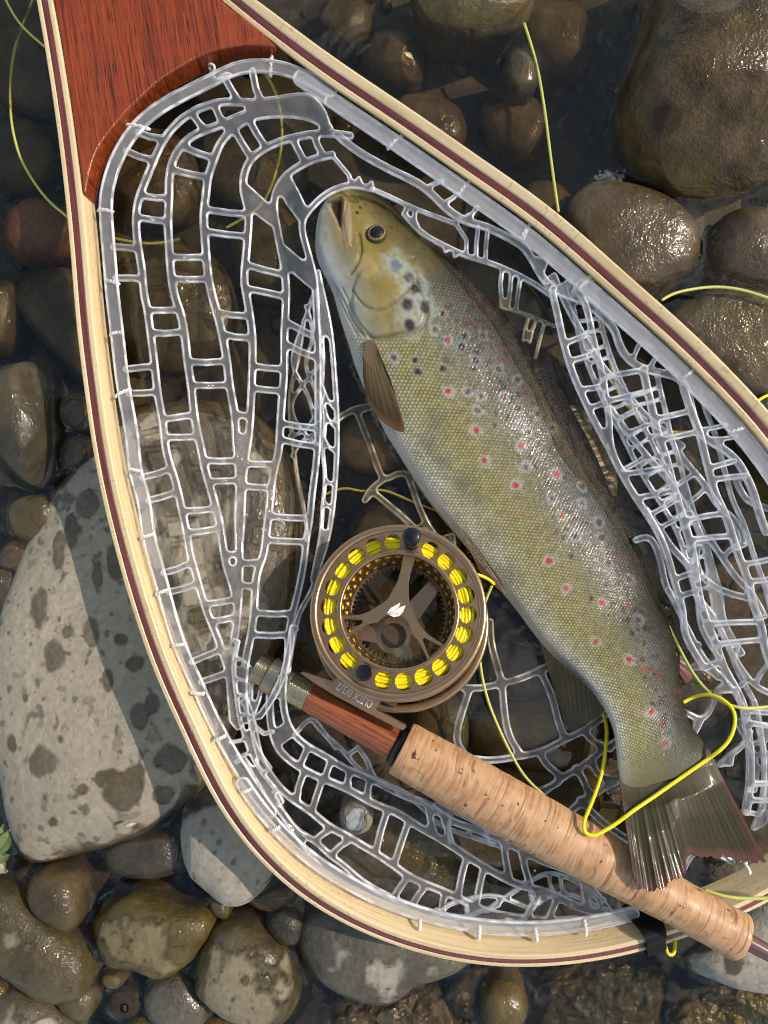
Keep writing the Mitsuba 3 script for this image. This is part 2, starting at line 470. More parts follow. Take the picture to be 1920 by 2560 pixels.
stone(G('1392,-20 1372,80 1345,170 1322,270 1330,335 1380,398 1440,432 1530,442 1600,428 1668,385 1740,300 1760,60 1700,-120 1550,-160 1420,-110'), .042, 'pink',
      'largest wet brown boulder with bright glints, in the upper right corner', waist=-.006, flat=2.5, tilt=(-.13, .02), bumpy=.03, seed=2, key='boulder', cat='boulder', step=.0007, facet=1.1)
S = stone
S(G('888,-20 893,40 925,82 1000,98 1065,92 1125,62 1150,8 1130,-60 1000,-95 905,-55'), .012, 'moss', 'olive wet stone cut by the top edge of the picture', seed=3, waist=-.010)
S(G('1218,450 1258,408 1330,402 1420,428 1490,482 1502,540 1480,600 1430,640 1350,660 1270,580 1222,500'), .012, 'brown', 'wet brown stone between the hoop and the largest wet boulder', seed=4, waist=-.008, flat=3)
S(G('1518,515 1560,468 1650,458 1730,500 1710,600 1610,628 1530,598 1505,560'), .013, 'brown', 'wet brown stone at the right edge below the largest wet boulder', seed=5, waist=-.008)
S(G('1440,690 1480,640 1540,620 1650,640 1740,720 1720,850 1620,850 1520,780'), .001, 'grey', 'flat grey stone just awash at the right edge beside the hoop', seed=6, waist=-.008, flat=4, bumpy=.02)
S(G('1085,165 1108,112 1140,128 1158,175 1142,216 1106,212'), .004, 'olive', 'small dark pebble breaking the water left of the pale green line at the top', seed=7, key='pebble', cat='pebble', waist=-.008)
S(G('22,480 58,436 120,444 172,490 162,545 90,568 35,562 16,520'), -.004, 'red', 'reddish brown stone under water at the left edge', seed=8, waist=-.02)
S(G('40,610 120,575 205,620 240,720 226,860 130,775 60,700'), -.006, 'olive', 'large olive stone under water left of the hoop below the reddish stone', seed=9, waist=-.022)
S(G('-10,830 48,794 108,794 130,860 136,960 116,1042 94,1056 40,1018 -8,962 -40,900'), .020, 'dark', 'dark wet angular stone with a glittering top at the left edge', seed=10, waist=-.01, flat=3, bumpy=.05)
S(G('134,872 168,850 198,880 192,922 150,928'), .003, 'brown', 'small brown pebble between the dark angular stone and the hoop', seed=11, key='pebble', cat='pebble')
S(G('138,962 174,940 202,968 182,1012 144,1014'), .004, 'brown', 'small brown pebble above the pale boulder and right of the dark angular stone', seed=12, key='pebble', cat='pebble')
S(G('28,1092 60,1070 112,1074 137,1110 112,1162 60,1172 24,1132'), .008, 'olive', 'wet olive stone just below the dark angular stone', seed=13)
S(G('0,1190 40,1165 78,1180 82,1215 40,1235 0,1225'), .003, 'brown', 'small brown pebble left of the top of the pale boulder', seed=14, key='pebble', cat='pebble')
S(G('-20,1240 20,1225 40,1250 25,1330 -20,1340'), .003, 'dark', 'black wet pebble in the gap left of the pale boulder', seed=15, key='pebble', cat='pebble')
S(G('384,1795 402,1742 460,1700 540,1718 602,1790 612,1850 572,1912 512,1942 450,1902 400,1852'), .020, 'grey', 'dry light grey stone against the lower left of the hoop', waist=-.008, dry=.001, seed=16, patches=[(535, 1985, 22, .8), (600, 2055, 18, 1.6), (470, 2000, 10), (545, 1935, 50, .6)])
S(G('228,1835 300,1800 392,1808 404,1860 350,1892 270,1886 234,1866'), .006, 'dark', 'dark wet stone tucked under the lower edge of the pale boulder', seed=17)
S(G('74,1892 110,1864 160,1870 192,1910 198,1955 182,1994 120,1978 80,1942'), .016, 'brown', 'wet tan stone with a bright glint below the pale boulder', seed=18, flat=2.8)
S(G('-40,1890 30,1905 92,1950 162,2010 208,2060 218,2112 190,2144 100,2146 20,2090 -60,2030'), .018, 'olive', 'long smooth olive stone with a pale mark at the lower left edge', seed=19, flat=2.7, dry=.0165)
S(G('203,2004 238,1946 290,1924 340,1934 390,1952 450,1954 468,1990 442,2030 412,2072 350,2098 300,2082 240,2072 208,2036'), .017, 'moss', 'wet mustard coloured knobbly stone in the lower left', seed=20, flat=2.8, bumpy=.10, dry=.0163)
S(G('418,2085 448,2012 500,1984 560,1994 612,2040 642,2110 648,2162 604,2204 540,2210 460,2166 424,2124'), .021, 'olive', 'round stone with a dry tan patch and wet rim at the bottom', seed=21, flat=2.6, dry=.0142, patches=[(613, 2450, 16, 1)])
S(G('453,1942 480,1922 503,1950 497,1978 470,1972'), .005, 'olive', 'tiny upright pebble between the mustard stone and the light grey stone', seed=22, key='pebble', cat='pebble')
S(G('576,1980 618,1944 655,1958 652,2022 604,2026'), .009, 'dark', 'dark grey pebble right of the round dry-topped stone', seed=23, key='pebble', cat='pebble')
S(G('530,1934 588,1908 642,1918 625,1955 572,1962'), .004, 'brown', 'brown pebble under the lower tip of the light grey stone', seed=24, key='pebble', cat='pebble')
S(G('648,1980 700,1940 850,1950 1000,2020 1035,2052 982,2084 900,2104 850,2142 760,2134 700,2104 656,2052'), .016, 'grey', 'broad brown stone half in the shade of the hoop at the bottom', seed=25, flat=3.2, dry=.0145, waist=-.006)
S(G('680,2250 716,2164 800,2138 900,2116 984,2148 1014,2212 1010,2290 740,2290'), .004, 'brown', 'rough crusty brown rock with wet sparkles at the bottom edge', seed=26, rough=True, key='rock', cat='rock', waist=-.012)
S(G('1033,2154 1050,2110 1090,2103 1132,2130 1134,2182 1100,2208 1050,2204'), .012, 'moss', 'small mossy yellow green pebble at the bottom centre', seed=27, key='pebble', cat='pebble')
S(G('1440,2075 1490,2020 1570,1960 1670,1890 1760,1940 1760,2100 1620,2118 1500,2098'), .014, 'grey', 'dry pale grey stone under the tip of the cork grip', seed=28, dry=.000, waist=-.010, flat=3, patches=[(1570, 2450, 18, .8), (1840, 2410, 22)])
S(G('1424,2220 1450,2142 1540,2100 1660,2110 1740,2200 1660,2290 1470,2290'), .008, 'moss', 'rough dark rock with green moss in the lower right corner', seed=29, rough=True, key='rock', cat='rock', waist=-.012)
S(G('1120,2120 1180,2085 1290,2075 1400,2085 1455,2130 1420,2250 1300,2290 1140,2260'), -.001, 'dark', 'broken dark rock in shade between the mossy pebble and the corner rock', seed=30, rough=True, key='rock', cat='rock', waist=-.015)
S(G('960,2110 1030,2090 1045,2120 1030,2200 1000,2190'), -.002, 'dark', 'shaded rough rock left of the mossy yellow green pebble', seed=31, rough=True, key='rock', cat='rock', waist=-.012)
S(G('-30,2165 58,2130 122,2150 162,2192 152,2280 -40,2290'), .016, 'pale', 'wet stone with a pale dry face in the lower left corner', seed=32, dry=.0105)
S(G('128,2122 190,2108 217,2150 192,2194 150,2174'), .009, 'olive', 'glossy pebble between the long olive stone and the corner stone', seed=33, key='pebble', cat='pebble')
S(G('316,2135 380,2088 432,2108 462,2160 442,2204 380,2212 330,2186'), .011, 'grey', 'smooth grey stone between the mustard stone and the round stone', seed=34)
S(G('238,2152 298,2128 314,2170 262,2194'), .002, 'dark', 'dark little pebble left of the smooth grey stone', seed=35, key='pebble', cat='pebble')
S(G('250,2222 308,2188 380,2200 420,2230 410,2290 250,2290'), .008, 'moss', 'mossy stone cut by the bottom edge left of the round stone', seed=36)
S(G('432,2205 470,2185 520,2212 520,2270 440,2270'), .004, 'red', 'reddish pebble cut by the bottom edge under the round stone', seed=37, key='pebble', cat='pebble')
S(G('-10,2085 20,2110 30,2140 0,2165 -40,2150'), .006, 'moss', 'mossy green pebble at the left edge under the long olive stone', seed=38, key='pebble', cat='pebble')
S(G('40,1880 60,1870 78,1895 70,1915 45,1905'), .0, 'brown', 'brown pebble awash left of the tan stone', seed=39, key='pebble', cat='pebble')
S(G('222,1950 248,1930 260,1950 240,1975 222,1972'), .002, 'dark', 'thin dark pebble above the mustard stone', seed=40, key='pebble', cat='pebble')
S(G('222,2098 262,2090 274,2116 240,2126'), .003, 'moss', 'tiny tan pebble below the mustard stone', seed=41, key='pebble', cat='pebble')
# under water and under the net
S(G('1010,1595 1050,1535 1150,1508 1250,1535 1310,1600 1220,1660 1080,1640'), -.004, 'moss', 'mossy brown stone under the net between the cork grip and the belly fin', seed=42, waist=-.02)
S(G('725,960 780,890 860,930 880,1000 800,1030 740,1005'), -.002, 'brown', 'brown stone under the net left of the trout belly', seed=43, waist=-.016)
S(G('738,1745 775,1722 803,1745 800,1785 765,1803 740,1785'), .003, 'shell', 'small pale blue white stone under the bottom of the net', seed=44, key='pebble', cat='pebble', waist=-.004)
S(G('640,1830 760,1760 900,1760 1000,1830 980,1930 850,1960 700,1930'), -.003, 'grey', 'broad grey brown stone under the bottom of the net', seed=45, waist=-.02)
S(G('1060,1660 1180,1640 1300,1700 1280,1760 1150,1740'), -.008, 'olive', 'olive stone under water below the cork grip', seed=46, waist=-.022)
S(G('890,1540 960,1500 1010,1540 1000,1620 920,1600'), -.006, 'grey', 'grey stone under water between reel and cork grip', seed=47, waist=-.02)
S(G('1080,45 1190,18 1275,60 1285,135 1220,178 1125,145'), -.010, 'pink', 'pinkish stone deep under water right of the top stone', seed=48, waist=-.03)
S(G('780,120 850,80 920,120 900,190 820,190'), -.012, 'brown', 'brown stone under water beside the upper right of the hoop', seed=49, waist=-.03)
S(G('1040,230 1130,215 1190,280 1160,360 1070,330'), -.014, 'pink', 'faint pink brown stone under water left of the floating line end', seed=50, waist=-.03)
S(G('1250,800 1330,760 1420,830 1400,930 1290,900'), -.007, 'brown', 'brown stone under the net right of the trout back', seed=51, waist=-.02)
S(G('1380,960 1470,930 1540,1010 1500,1110 1400,1080'), -.004, 'olive', 'olive stone under the right side of the net', seed=52, waist=-.018)
S(G('1540,1060 1620,1030 1700,1100 1690,1200 1580,1190'), .003, 'brown', 'brown wet stone under the net at the right edge', seed=53, waist=-.012)
S(G('1400,1440 1480,1400 1570,1450 1560,1560 1450,1560'), -.002, 'dark', 'dark stone under the net beside the trout tail', seed=54, waist=-.015)
S(G('1560,1580 1650,1540 1730,1620 1700,1760 1590,1740'), .002, 'dark', 'dark wet stone under the net at the right edge beside the tail fin', seed=55, waist=-.012)
S(G('1490,1840 1590,1800 1700,1850 1690,1930 1560,1940'), .006, 'pale', 'pale speckled stone under the lobe of the tail fin', seed=56, waist=-.012)
S(G('230,330 330,280 420,340 420,470 310,490 240,420'), -.012, 'brown', 'brown stone deep under the upper left of the net', seed=57, waist=-.03)
S(G('430,300 560,250 660,320 640,440 500,450'), -.016, 'olive', 'olive stone deep under the net below the handle', seed=58, waist=-.032)
S(G('250,560 380,520 500,600 480,760 330,800 250,700'), -.010, 'olive', 'long olive stone under water in the left of the net', seed=59, waist=-.03)
S(G('-20,60 60,20 150,120 130,240 20,240'), -.016, 'brown', 'dark brown stone under water in the upper left corner', seed=60, waist=-.034)
S(G('-20,270 60,260 120,330 80,410 -10,400'), -.018, 'olive', 'olive stone under water at the left edge above the reddish stone', seed=61, waist=-.034)
S(G('-30,620 30,600 50,700 20,780 -30,770'), -.004, 'dark', 'dark stone under water at the left edge below the reddish stone', seed=62, waist=-.02)
S(G('1590,840 1660,820 1740,900 1700,990 1620,950'), -.004, 'grey', 'grey stone under water at the right edge outside the hoop', seed=63, waist=-.02)
S(G('1200,1250 1300,1220 1360,1330 1280,1400 1200,1350'), -.012, 'brown', 'brown stone under the trout', seed=64, waist=-.03)

S(G('840,232 930,214 1002,260 990,332 905,344 842,292'), -.012, 'brown', 'dim brown stone under water outside the middle of the upper hoop', seed=71, waist=-.026)
S(G('690,20 768,2 806,60 764,112 702,92'), -.012, 'olive', 'dim olive stone under water just right of the handle', seed=72, waist=-.026)
S(G('636,762 700,738 742,822 722,904 660,902'), -.010, 'brown', 'dim brown stone under water left of the pectoral fin', seed=73, waist=-.024)
S(G('752,1130 850,1082 925,1122 905,1196 800,1206'), -.008, 'olive', 'dim olive stone under water just above the reel', seed=74, waist=-.024)
S(G('1058,1420 1130,1388 1184,1450 1152,1512 1080,1492'), -.009, 'dark', 'dim dark stone under water between the reel and the anal fin', seed=75, waist=-.024)
S(G('520,470 610,452 668,540 640,650 545,640'), -.012, 'olive', 'dim olive stone under water beneath the net left of the trout head', seed=76, waist=-.028)
S(G('1120,420 1200,400 1240,470 1180,520 1120,490'), -.010, 'brown', 'dim brown stone under water at the lower end of the floating line', seed=77, waist=-.026)
S(G('960,560 1080,580 1180,700 1120,760 1000,700'), -.016, 'olive', 'dim olive stone under water behind the trout shoulder', seed=78, waist=-.03)


def gravel():
    parts, cols = [], []
    base = trimesh.creation.icosphere(2)
    for i in range(900):
        x, y = rng.uniform(-.27, .27), rng.uniform(-.35, .35)
        s = rng.uniform(.002, .0065) * (1.3 if rng.random() < .2 else 1)
        v = base.vertices * np.array([1, rng.uniform(.6, 1), rng.uniform(.5, .8)]) * s
        v = v * (1 + .35 * (meshkit.fbm(base.vertices * 1.3 + i, 2, i) - .5))[:, None]
        a = rng.uniform(0, 6.28)
        v = v @ np.array([[math.cos(a), -math.sin(a), 0], [math.sin(a), math.cos(a), 0], [0, 0, 1]])
        v = v + [x, y, -.039 + rng.uniform(-.004, .004)]
        parts.append((v, base.faces))
        c = np.array(random.Random(i).choice([(.06, .045, .025), (.085, .06, .035), (.05, .045, .035), (.10, .06, .035), (.07, .06, .025)])) * rng.uniform(.25, .75)
        cols.append(np.tile(c, (len(v), 1)))
    v, f = join(parts)
    scene['gravel'] = mikit.ply((v, f), 'wet_stone', smooth=True, uv=np.zeros((len(v), 2)), color=np.vstack(cols))
    tag('gravel', 'small brown gravel on the bed between the stones', 'gravel', kind='stuff')


gravel()


def far_cobbles():
    """the river bed goes on round the place: cobbles half in the water"""
    r_ = np.random.default_rng(21)
    base = trimesh.creation.icosphere(4)
    parts, cols, dry, put_ = [], [], [], []
    for i in range(900):
        x, y = r_.uniform(-.62, .62), r_.uniform(-.72, .72)
        s_ = r_.uniform(.016, .046)
        if abs(x) < .218 + s_ * 1.1 and abs(y) < .290 + s_ * 1.1:
            continue
        if any((x - a) ** 2 + (y - b) ** 2 < ((s_ + c) * .88) ** 2 for a, b, c in put_):
            continue
        put_.append((x, y, s_))
        n = base.vertices
        v = n * np.array([1, r_.uniform(.65, .95), r_.uniform(.5, .7)]) * s_
        v = v * (1 + .45 * (meshkit.fbm(n * 1.2 + i, 3, i) - .5))[:, None]
        a = r_.uniform(0, 6.28)
        v = v @ np.array([[math.cos(a), -math.sin(a), 0], [math.sin(a), math.cos(a), 0], [0, 0, 1]]) + [x, y, r_.uniform(-.022, .004)]
        c0, c1, cd = (np.array(q) for q in PAL[('olive', 'brown', 'grey', 'moss', 'dark', 'pale')[i % 6]])
        g = meshkit.fbm(v * 70 + i, 3, i)[:, None]
        d = np.clip((v[:, 2] - .017 + (meshkit.fbm(v * 60, 3, i) - .5) * .02) / .002, 0, 1)[:, None] * (i % 2)
        cols.append((c0 + (c1 - c0) * np.clip((g - .3) * 2.2, 0, 1)) * (1 - d) + cd * (.75 + .5 * g) * d)
        dry.append(d)
        parts.append((v, base.faces))
    v, f = join(parts)
    d = np.vstack(dry)
    scene['river_cobbles'] = mikit.ply((v, f), 'wet_stone', smooth=True, uv=np.hstack([d, d]), color=np.vstack(cols))
    tag('river_cobbles', 'cobbles of the river bed all round beyond the nearest stones', 'cobbles', kind='stuff')


far_cobbles()

# ---------------------------------------------------------------- landing net: hoop and handle
NET = 'landing_net'
tag(NET, 'wooden landing net with a red brown handle and clear rubber bag', 'landing net')


def hz(p):
    p = np.asarray(p, float)
    return (19 + 30 * p[..., 1] / 2400 + 12 * (1 - p[..., 0] / 1000)) / 1000


hoop_px = np.array([(62, -330), (70, -240), (88, -120), (110, 0), (138, 160), (162, 320), (181, 480), (199, 675), (213, 850), (228, 955), (250, 1125), (300, 1350), (345, 1510), (392, 1650), (450, 1785), (475, 1830), (522, 1944), (600, 2074), (700, 2186),
                    (800, 2264), (920, 2326), (1060, 2376), (1185, 2401), (1290, 2409), (1440, 2400), (1590, 2372), (1680, 2345), (1800, 2300), (1905, 2254), (2010, 2190), (2090, 2090), (2135, 1970), (2150, 1830), (2140, 1680), (2115, 1520), (2075, 1360),
                    (2015, 1220), (1920, 1078), (1840, 990), (1775, 925), (1690, 840), (1590, 755), (1490, 665), (1390, 575), (1305, 508), (1249, 472), (1134, 392), (960, 272), (825, 183), (700, 90), (588, 2), (480, -90), (390, -180), (320, -260), (270, -330)], float)
hp = spline(hoop_px, n=420)
hp = gaussian_filter(np.pad(hp, ((30, 30), (0, 0)), 'reflect', reflect_type='odd'), (5, 0))[30:-30]
hoop = U(hp, hz(hp))
tn = np.array([.33, .90, 0])
NRM = unit(np.array([-.0, -.40, .88]))
ctr = U(np.array([1050, 1300.]), .03)
# side direction points inwards?
_t = unit(np.gradient(hoop, axis=0))
_up = unit(NRM - _t * (_t @ NRM)[:, None])
INW = np.cross(_up, _t)
flip = np.sign(((ctr - hoop) * INW).sum(1).mean())
INW *= flip


def lam(x0, x1, y0, y1, r, mat, name, wfun=None):
    pr = rrect(min(x0, x1), max(x0, x1), y0, y1, r, 4)
    pr = np.broadcast_to(pr, (len(hoop),) + pr.shape).copy()
    if wfun is not None:
        pr[..., 0] = x0 + (pr[..., 0] - x0) * wfun[:, None]
    pr[..., 1] += (.00035 * (meshkit.fbm(np.stack([np.arange(len(hoop)) * .09, np.full(len(hoop), x0 * 900), np.zeros(len(hoop))], -1), 2, 3) - .5))[:, None]
    pr[..., 0] *= flip
    v, f, uv = sweep(hoop, pr, NRM)
    put(f'{NET}__{name}', raw(v, f, normals_sharp(v, f), mat, uv=uv) if False else mikit.ply((v, f), mat, smooth=True, uv=uv))


HH = .0160
i_open = (hp[:, 1] > 470) | ((hp[:, 0] > 690) & (hp[:, 1] > 100))
wf = 1 + .15 * gaussian_filter(i_open.astype(float), 4)
side_r = gaussian_filter(((hp[:, 0] > 560) & (hp[:, 1] < 1500)).astype(float), 6, mode='nearest')
w_out = (.0025 + .0030 * side_r) / .0025
lam(-.0016, -.0041, -HH, 0, .0007, 'ash', 'outer_lamination', w_out)
lam(-.0016, .0016, -HH + .0003, -.00015, .0003, 'purpleheart', 'dark_lamination')
lam(.0016, .0044, -HH, .0001, .0007, 'ash', 'inner_lamination', wf)


def handle():
    out = np.vstack([A('425,967 480,760 550,655 620,570 700,490 800,400 900,335 1000,280 1090,248 1180,230 1270,224 1372,236'), [(640, 75), (580, 30), (500, -40), (420, -110), (340, -200), (280, -300), (250, -330)], [(95, -330), (105, -240), (115, -120)], A('270,0 305,150 335,330 372,560 400,760')])
    arc = spline(out[:12], n=60)
    rest = spline(out[11:21], n=40)
    right = spline(out[14:21], n=30)
    pl = np.vstack([arc, spline(out[11:18], n=25)[1:], out[18:21], spline(out[20:], n=25)[1:]])
    poly = Polygon(pl).buffer(0).buffer(3)
    if poly.geom_type != 'Polygon':
        poly = max(poly.geoms, key=lambda g: g.area)
    rows = []
    ring0 = np.array(poly.exterior.coords)[:-1]
    ring = spline(ring0[::2], n=260, closed=True)
    tops = []
    zc = hz(ring)
    # rows: bottom, up the side, rounded edge, then the top
    inner = np.array(Polygon(ring).buffer(-4).exterior.coords)
    lo = U(ring, zc - .0010)
    v = []
    base = lo.copy()
    nrm2 = normals_2d(ring)
    rows = [base + [0, 0, -.0125], base + [0, 0, 0.]]
    for k in range(1, 5):
        q = k / 4 * math.pi / 2
        off = .0011
        px_in = ring - nrm2 * (off * (1 - math.cos(q))) * 1920 / H
        r_ = U(px_in, zc - .0010)
        rows.append(r_ + [0, 0, off * math.sin(q)])
    rows = np.array(rows)
    n, m = rows.shape[:2]
    f = tri(grid_faces(n, m, True))
    v = rows.reshape(-1, 3)
    # caps by triangulating the outline
    for row, s in ((n - 1, 1), (0, -1)):
        tv, tf = trimesh.creation.triangulate_polygon(Polygon(rows[row][:, :2]), engine='earcut')
        kt = cKDTree(rows[row][:, :2])
        idx = kt.query(tv)[1] + row * m
        f = np.vstack([f, idx[tf]])
    tm = trimesh.Trimesh(v, f, process=False)
    trimesh.repair.fix_normals(tm)
    put(f'{NET}__handle', mikit.ply(tm, 'redwood', smooth=50))


def normals_2d(ring):
    t = np.roll(ring, -1, 0) - np.roll(ring, 1, 0)
    n = np.stack([t[:, 1], -t[:, 0]], 1)
    n = n / np.linalg.norm(n, axis=1, keepdims=True)
    c = ring.mean(0)
    return n * np.sign(((ring - c) * n).sum(1).mean())


handle()


# ---------------------------------------------------------------- landing net: the rubber bag
ALL_CORDS = []


def inset(d, sel):
    """the hoop's line moved inwards by d plan units, where sel holds"""
    t = np.gradient(hp, axis=0)
    n = np.stack([-t[:, 1], t[:, 0]], 1)
    n /= np.linalg.norm(n, axis=1, keepdims=True)
    n *= np.sign(((np.array([1050, 1300]) - hp) * n).sum(1).mean())
    return (hp + n * np.broadcast_to(d, (len(hp),))[:, None])[sel][::4]


class Layer:
    def __init__(self):
        self.s = []

    def cord(self, p, w, z, name='net_cord', milk=0.0):
        p = np.asarray(p, float)
        z = np.interp(np.linspace(0, 1, len(p)), np.linspace(0, 1, len(np.atleast_1d(z))), np.atleast_1d(z)) / 1000
        q = spline(np.column_stack([p, z]), step=5)
        self.s.append((name, q[:, :2], q[:, 2], w, milk))

    def rung(self, *segs, w=18.5, name='net_rung', milk=0.0):
        for sg in segs:
            a, b = sg
            d = (b - a) / np.linalg.norm(b - a)
            self.s.append((name, np.array([a - d * 5, (a + b) / 2 + np.array([-d[1], d[0]]) * 1.5, b + d * 5]), None, w, milk))

    def ladder(self, a, b, n, f0=.04, f1=.96, gap=30, w=13, milk=.04, off=0.):
        qa, qb = spline(a, n=400), spline(b, n=400)
        ln = np.linalg.norm(np.diff(qa, axis=0), axis=1).sum()
        for f in np.linspace(f0, f1, n) + off:
            for g in (-gap / 2 / ln, gap / 2 / ln):
                i = int(np.clip((f + g) * 399, 0, 399))
                k = int(np.argmin(np.linalg.norm(qb - qa[i], axis=1)))
                if np.linalg.norm(qb[k] - qa[i]) < 95:
                    self.rung((qa[i], qb[k]), w=w, milk=milk)

    def build(self, t=.0012, fil=5.5, key=NET):
        cords = [q for q in self.s if q[2] is not None]
        cx = np.vstack([q[1] for q in cords])
        cz = np.concatenate([q[2] for q in cords])
        # ends run into the nearest cord, of this layer or of one laid before
        who = np.concatenate([np.full(len(q[1]), k) for k, q in enumerate(self.s) if q[2] is not None])
        ax_ = np.vstack([cx] + [c[0] for c in ALL_CORDS])
        az_ = np.concatenate([cz] + [c[1] for c in ALL_CORDS])
        aw_ = np.concatenate([who] + [np.full(len(c[0]), -1) for c in ALL_CORDS])
        ah_ = np.concatenate([np.zeros(len(cx))] + [np.full(len(c[0]), c[2]) for c in ALL_CORDS])
        ka = cKDTree(ax_)
        kt = cKDTree(cx)
        for i, q in enumerate(self.s):
            e, ez = q[1].copy(), None if q[2] is None else q[2].copy()
            for j in (0, -1):
                if q[0] == 'rim_band':
                    continue
                if ez is None:
                    d_, n_ = kt.query(e[j])
                    if d_ < 42:
                        e[j] = cx[n_]
                    else:
                        d_, n_ = ka.query(e[j])
                        if d_ < 55:
                            e[j] = ax_[n_] + (e[1] - ax_[n_]) / np.linalg.norm(e[1] - ax_[n_]) * max(0, ah_[n_] - 5)
                else:
                    dd, nn = ka.query(e[j], k=300)
                    for d_, n_ in zip(dd, nn):
                        if aw_[n_] != i and d_ < 48:
                            e = np.vstack([e, ax_[n_]]) if j else np.vstack([ax_[n_], e])
                            ez = np.r_[ez, az_[n_]] if j else np.r_[az_[n_], ez]
                            break
            self.s[i] = (q[0], e, ez, q[3], q[4])
        ALL_CORDS.extend((q[1], q[2], q[3] / 2) for q in self.s if q[2] is not None)
        cords = [q for q in self.s if q[2] is not None]
        cx = np.vstack([q[1] for q in cords])
        cz = np.concatenate([q[2] for q in cords])
        kt = cKDTree(cx)

        def zat(p):
            d, i = kt.query(p, k=min(28, len(cx)))
            w = 1 / (d ** 2 + 160) ** 1.5
            return (w * cz[i]).sum(1) / w.sum(1)
        samp, ids = [], []
        for k, q in enumerate(self.s):
            ln = LineString(q[1])
            pts = np.array([ln.interpolate(x).coords[0] for x in np.arange(0, ln.length, 3.0)])
            if q[2] is None:   # a rung keeps clear of the cords' own ends
                pts = pts[1:-1]
            samp.append(np.column_stack([pts, np.full(len(pts), q[3] / 2)]))
            ids.append(np.full(len(pts), k))
        samp, ids = np.vstack(samp), np.concatenate(ids)
        st = cKDTree(samp[:, :2])
        geo = unary_union([LineString(q[1]).buffer(q[3] / 2, quad_segs=8) for q in self.s]).buffer(fil, quad_segs=8).buffer(-fil, quad_segs=8)
        for g in getattr(geo, 'geoms', [geo]):
            pts, dist = [], []
            for d, sp in ((0, 3.4), (1.3, 3.4), (3.2, 3.6), (5.6, 4.5), (8.5, 5), (11.5, 6), (15, 7), (19, 8)):
                h = g.buffer(-d, quad_segs=6) if d else g
                if h.is_empty:
                    continue
                for gg in getattr(h, 'geoms', [h]):
                    for rg in [gg.exterior, *gg.interiors]:
                        n = max(8, int(rg.length / sp))
                        c = np.array([rg.interpolate(x).coords[0] for x in np.linspace(0, rg.length, n, endpoint=False)])
                        pts.append(c)
                        dist.append(np.full(n, float(d)))
            pts, dist = np.vstack(pts), np.concatenate(dist)
            pts = pts + rng.normal(0, .02, pts.shape)
            tr = Delaunay(pts).simplices
            cen = pts[tr].mean(1)
            tr = tr[shapely.contains_xy(g.buffer(.15), cen[:, 0], cen[:, 1])]
            z = zat(pts)
            prof = np.interp(dist, [0, 1.3, 3.2, 5.6, 8.5, 20], [0, .62, .90, 1.0, 1.06, 1.1]) * t
            v0 = U(pts, z)
            top = v0 + np.array([0, 0, 1]) * prof[:, None]
            bot = v0 - np.array([0, 0, 1]) * prof[:, None]
            edge = dist == 0
            n = len(pts)
            bi = np.where(edge, np.arange(n), np.arange(n) + n)
            a = v0[tr]
            up = np.cross(a[:, 1] - a[:, 0], a[:, 2] - a[:, 0])[:, 2] > 0
            tr[~up] = tr[~up][:, ::-1]
            v = np.vstack([top, bot])
            f = np.vstack([tr, bi[tr][:, ::-1]])
            nv = normals(v, f)
            owner = ids[st.query(cen_of(pts, tr))[1]]
            owner = np.r_[owner, owner]
            uvd = np.r_[dist, dist]
            for k in np.unique(owner):
                ff = f[owner == k]
                u, inv = np.unique(ff, return_inverse=True)
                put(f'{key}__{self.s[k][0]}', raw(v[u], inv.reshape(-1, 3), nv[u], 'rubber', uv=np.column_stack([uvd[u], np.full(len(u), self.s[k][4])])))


def cen_of(p, t):
    return p[t].mean(1)


pairs = lambda cr, s: [cr(q.replace('-', ' ').replace(';', ',')) for q in s.split('|')]


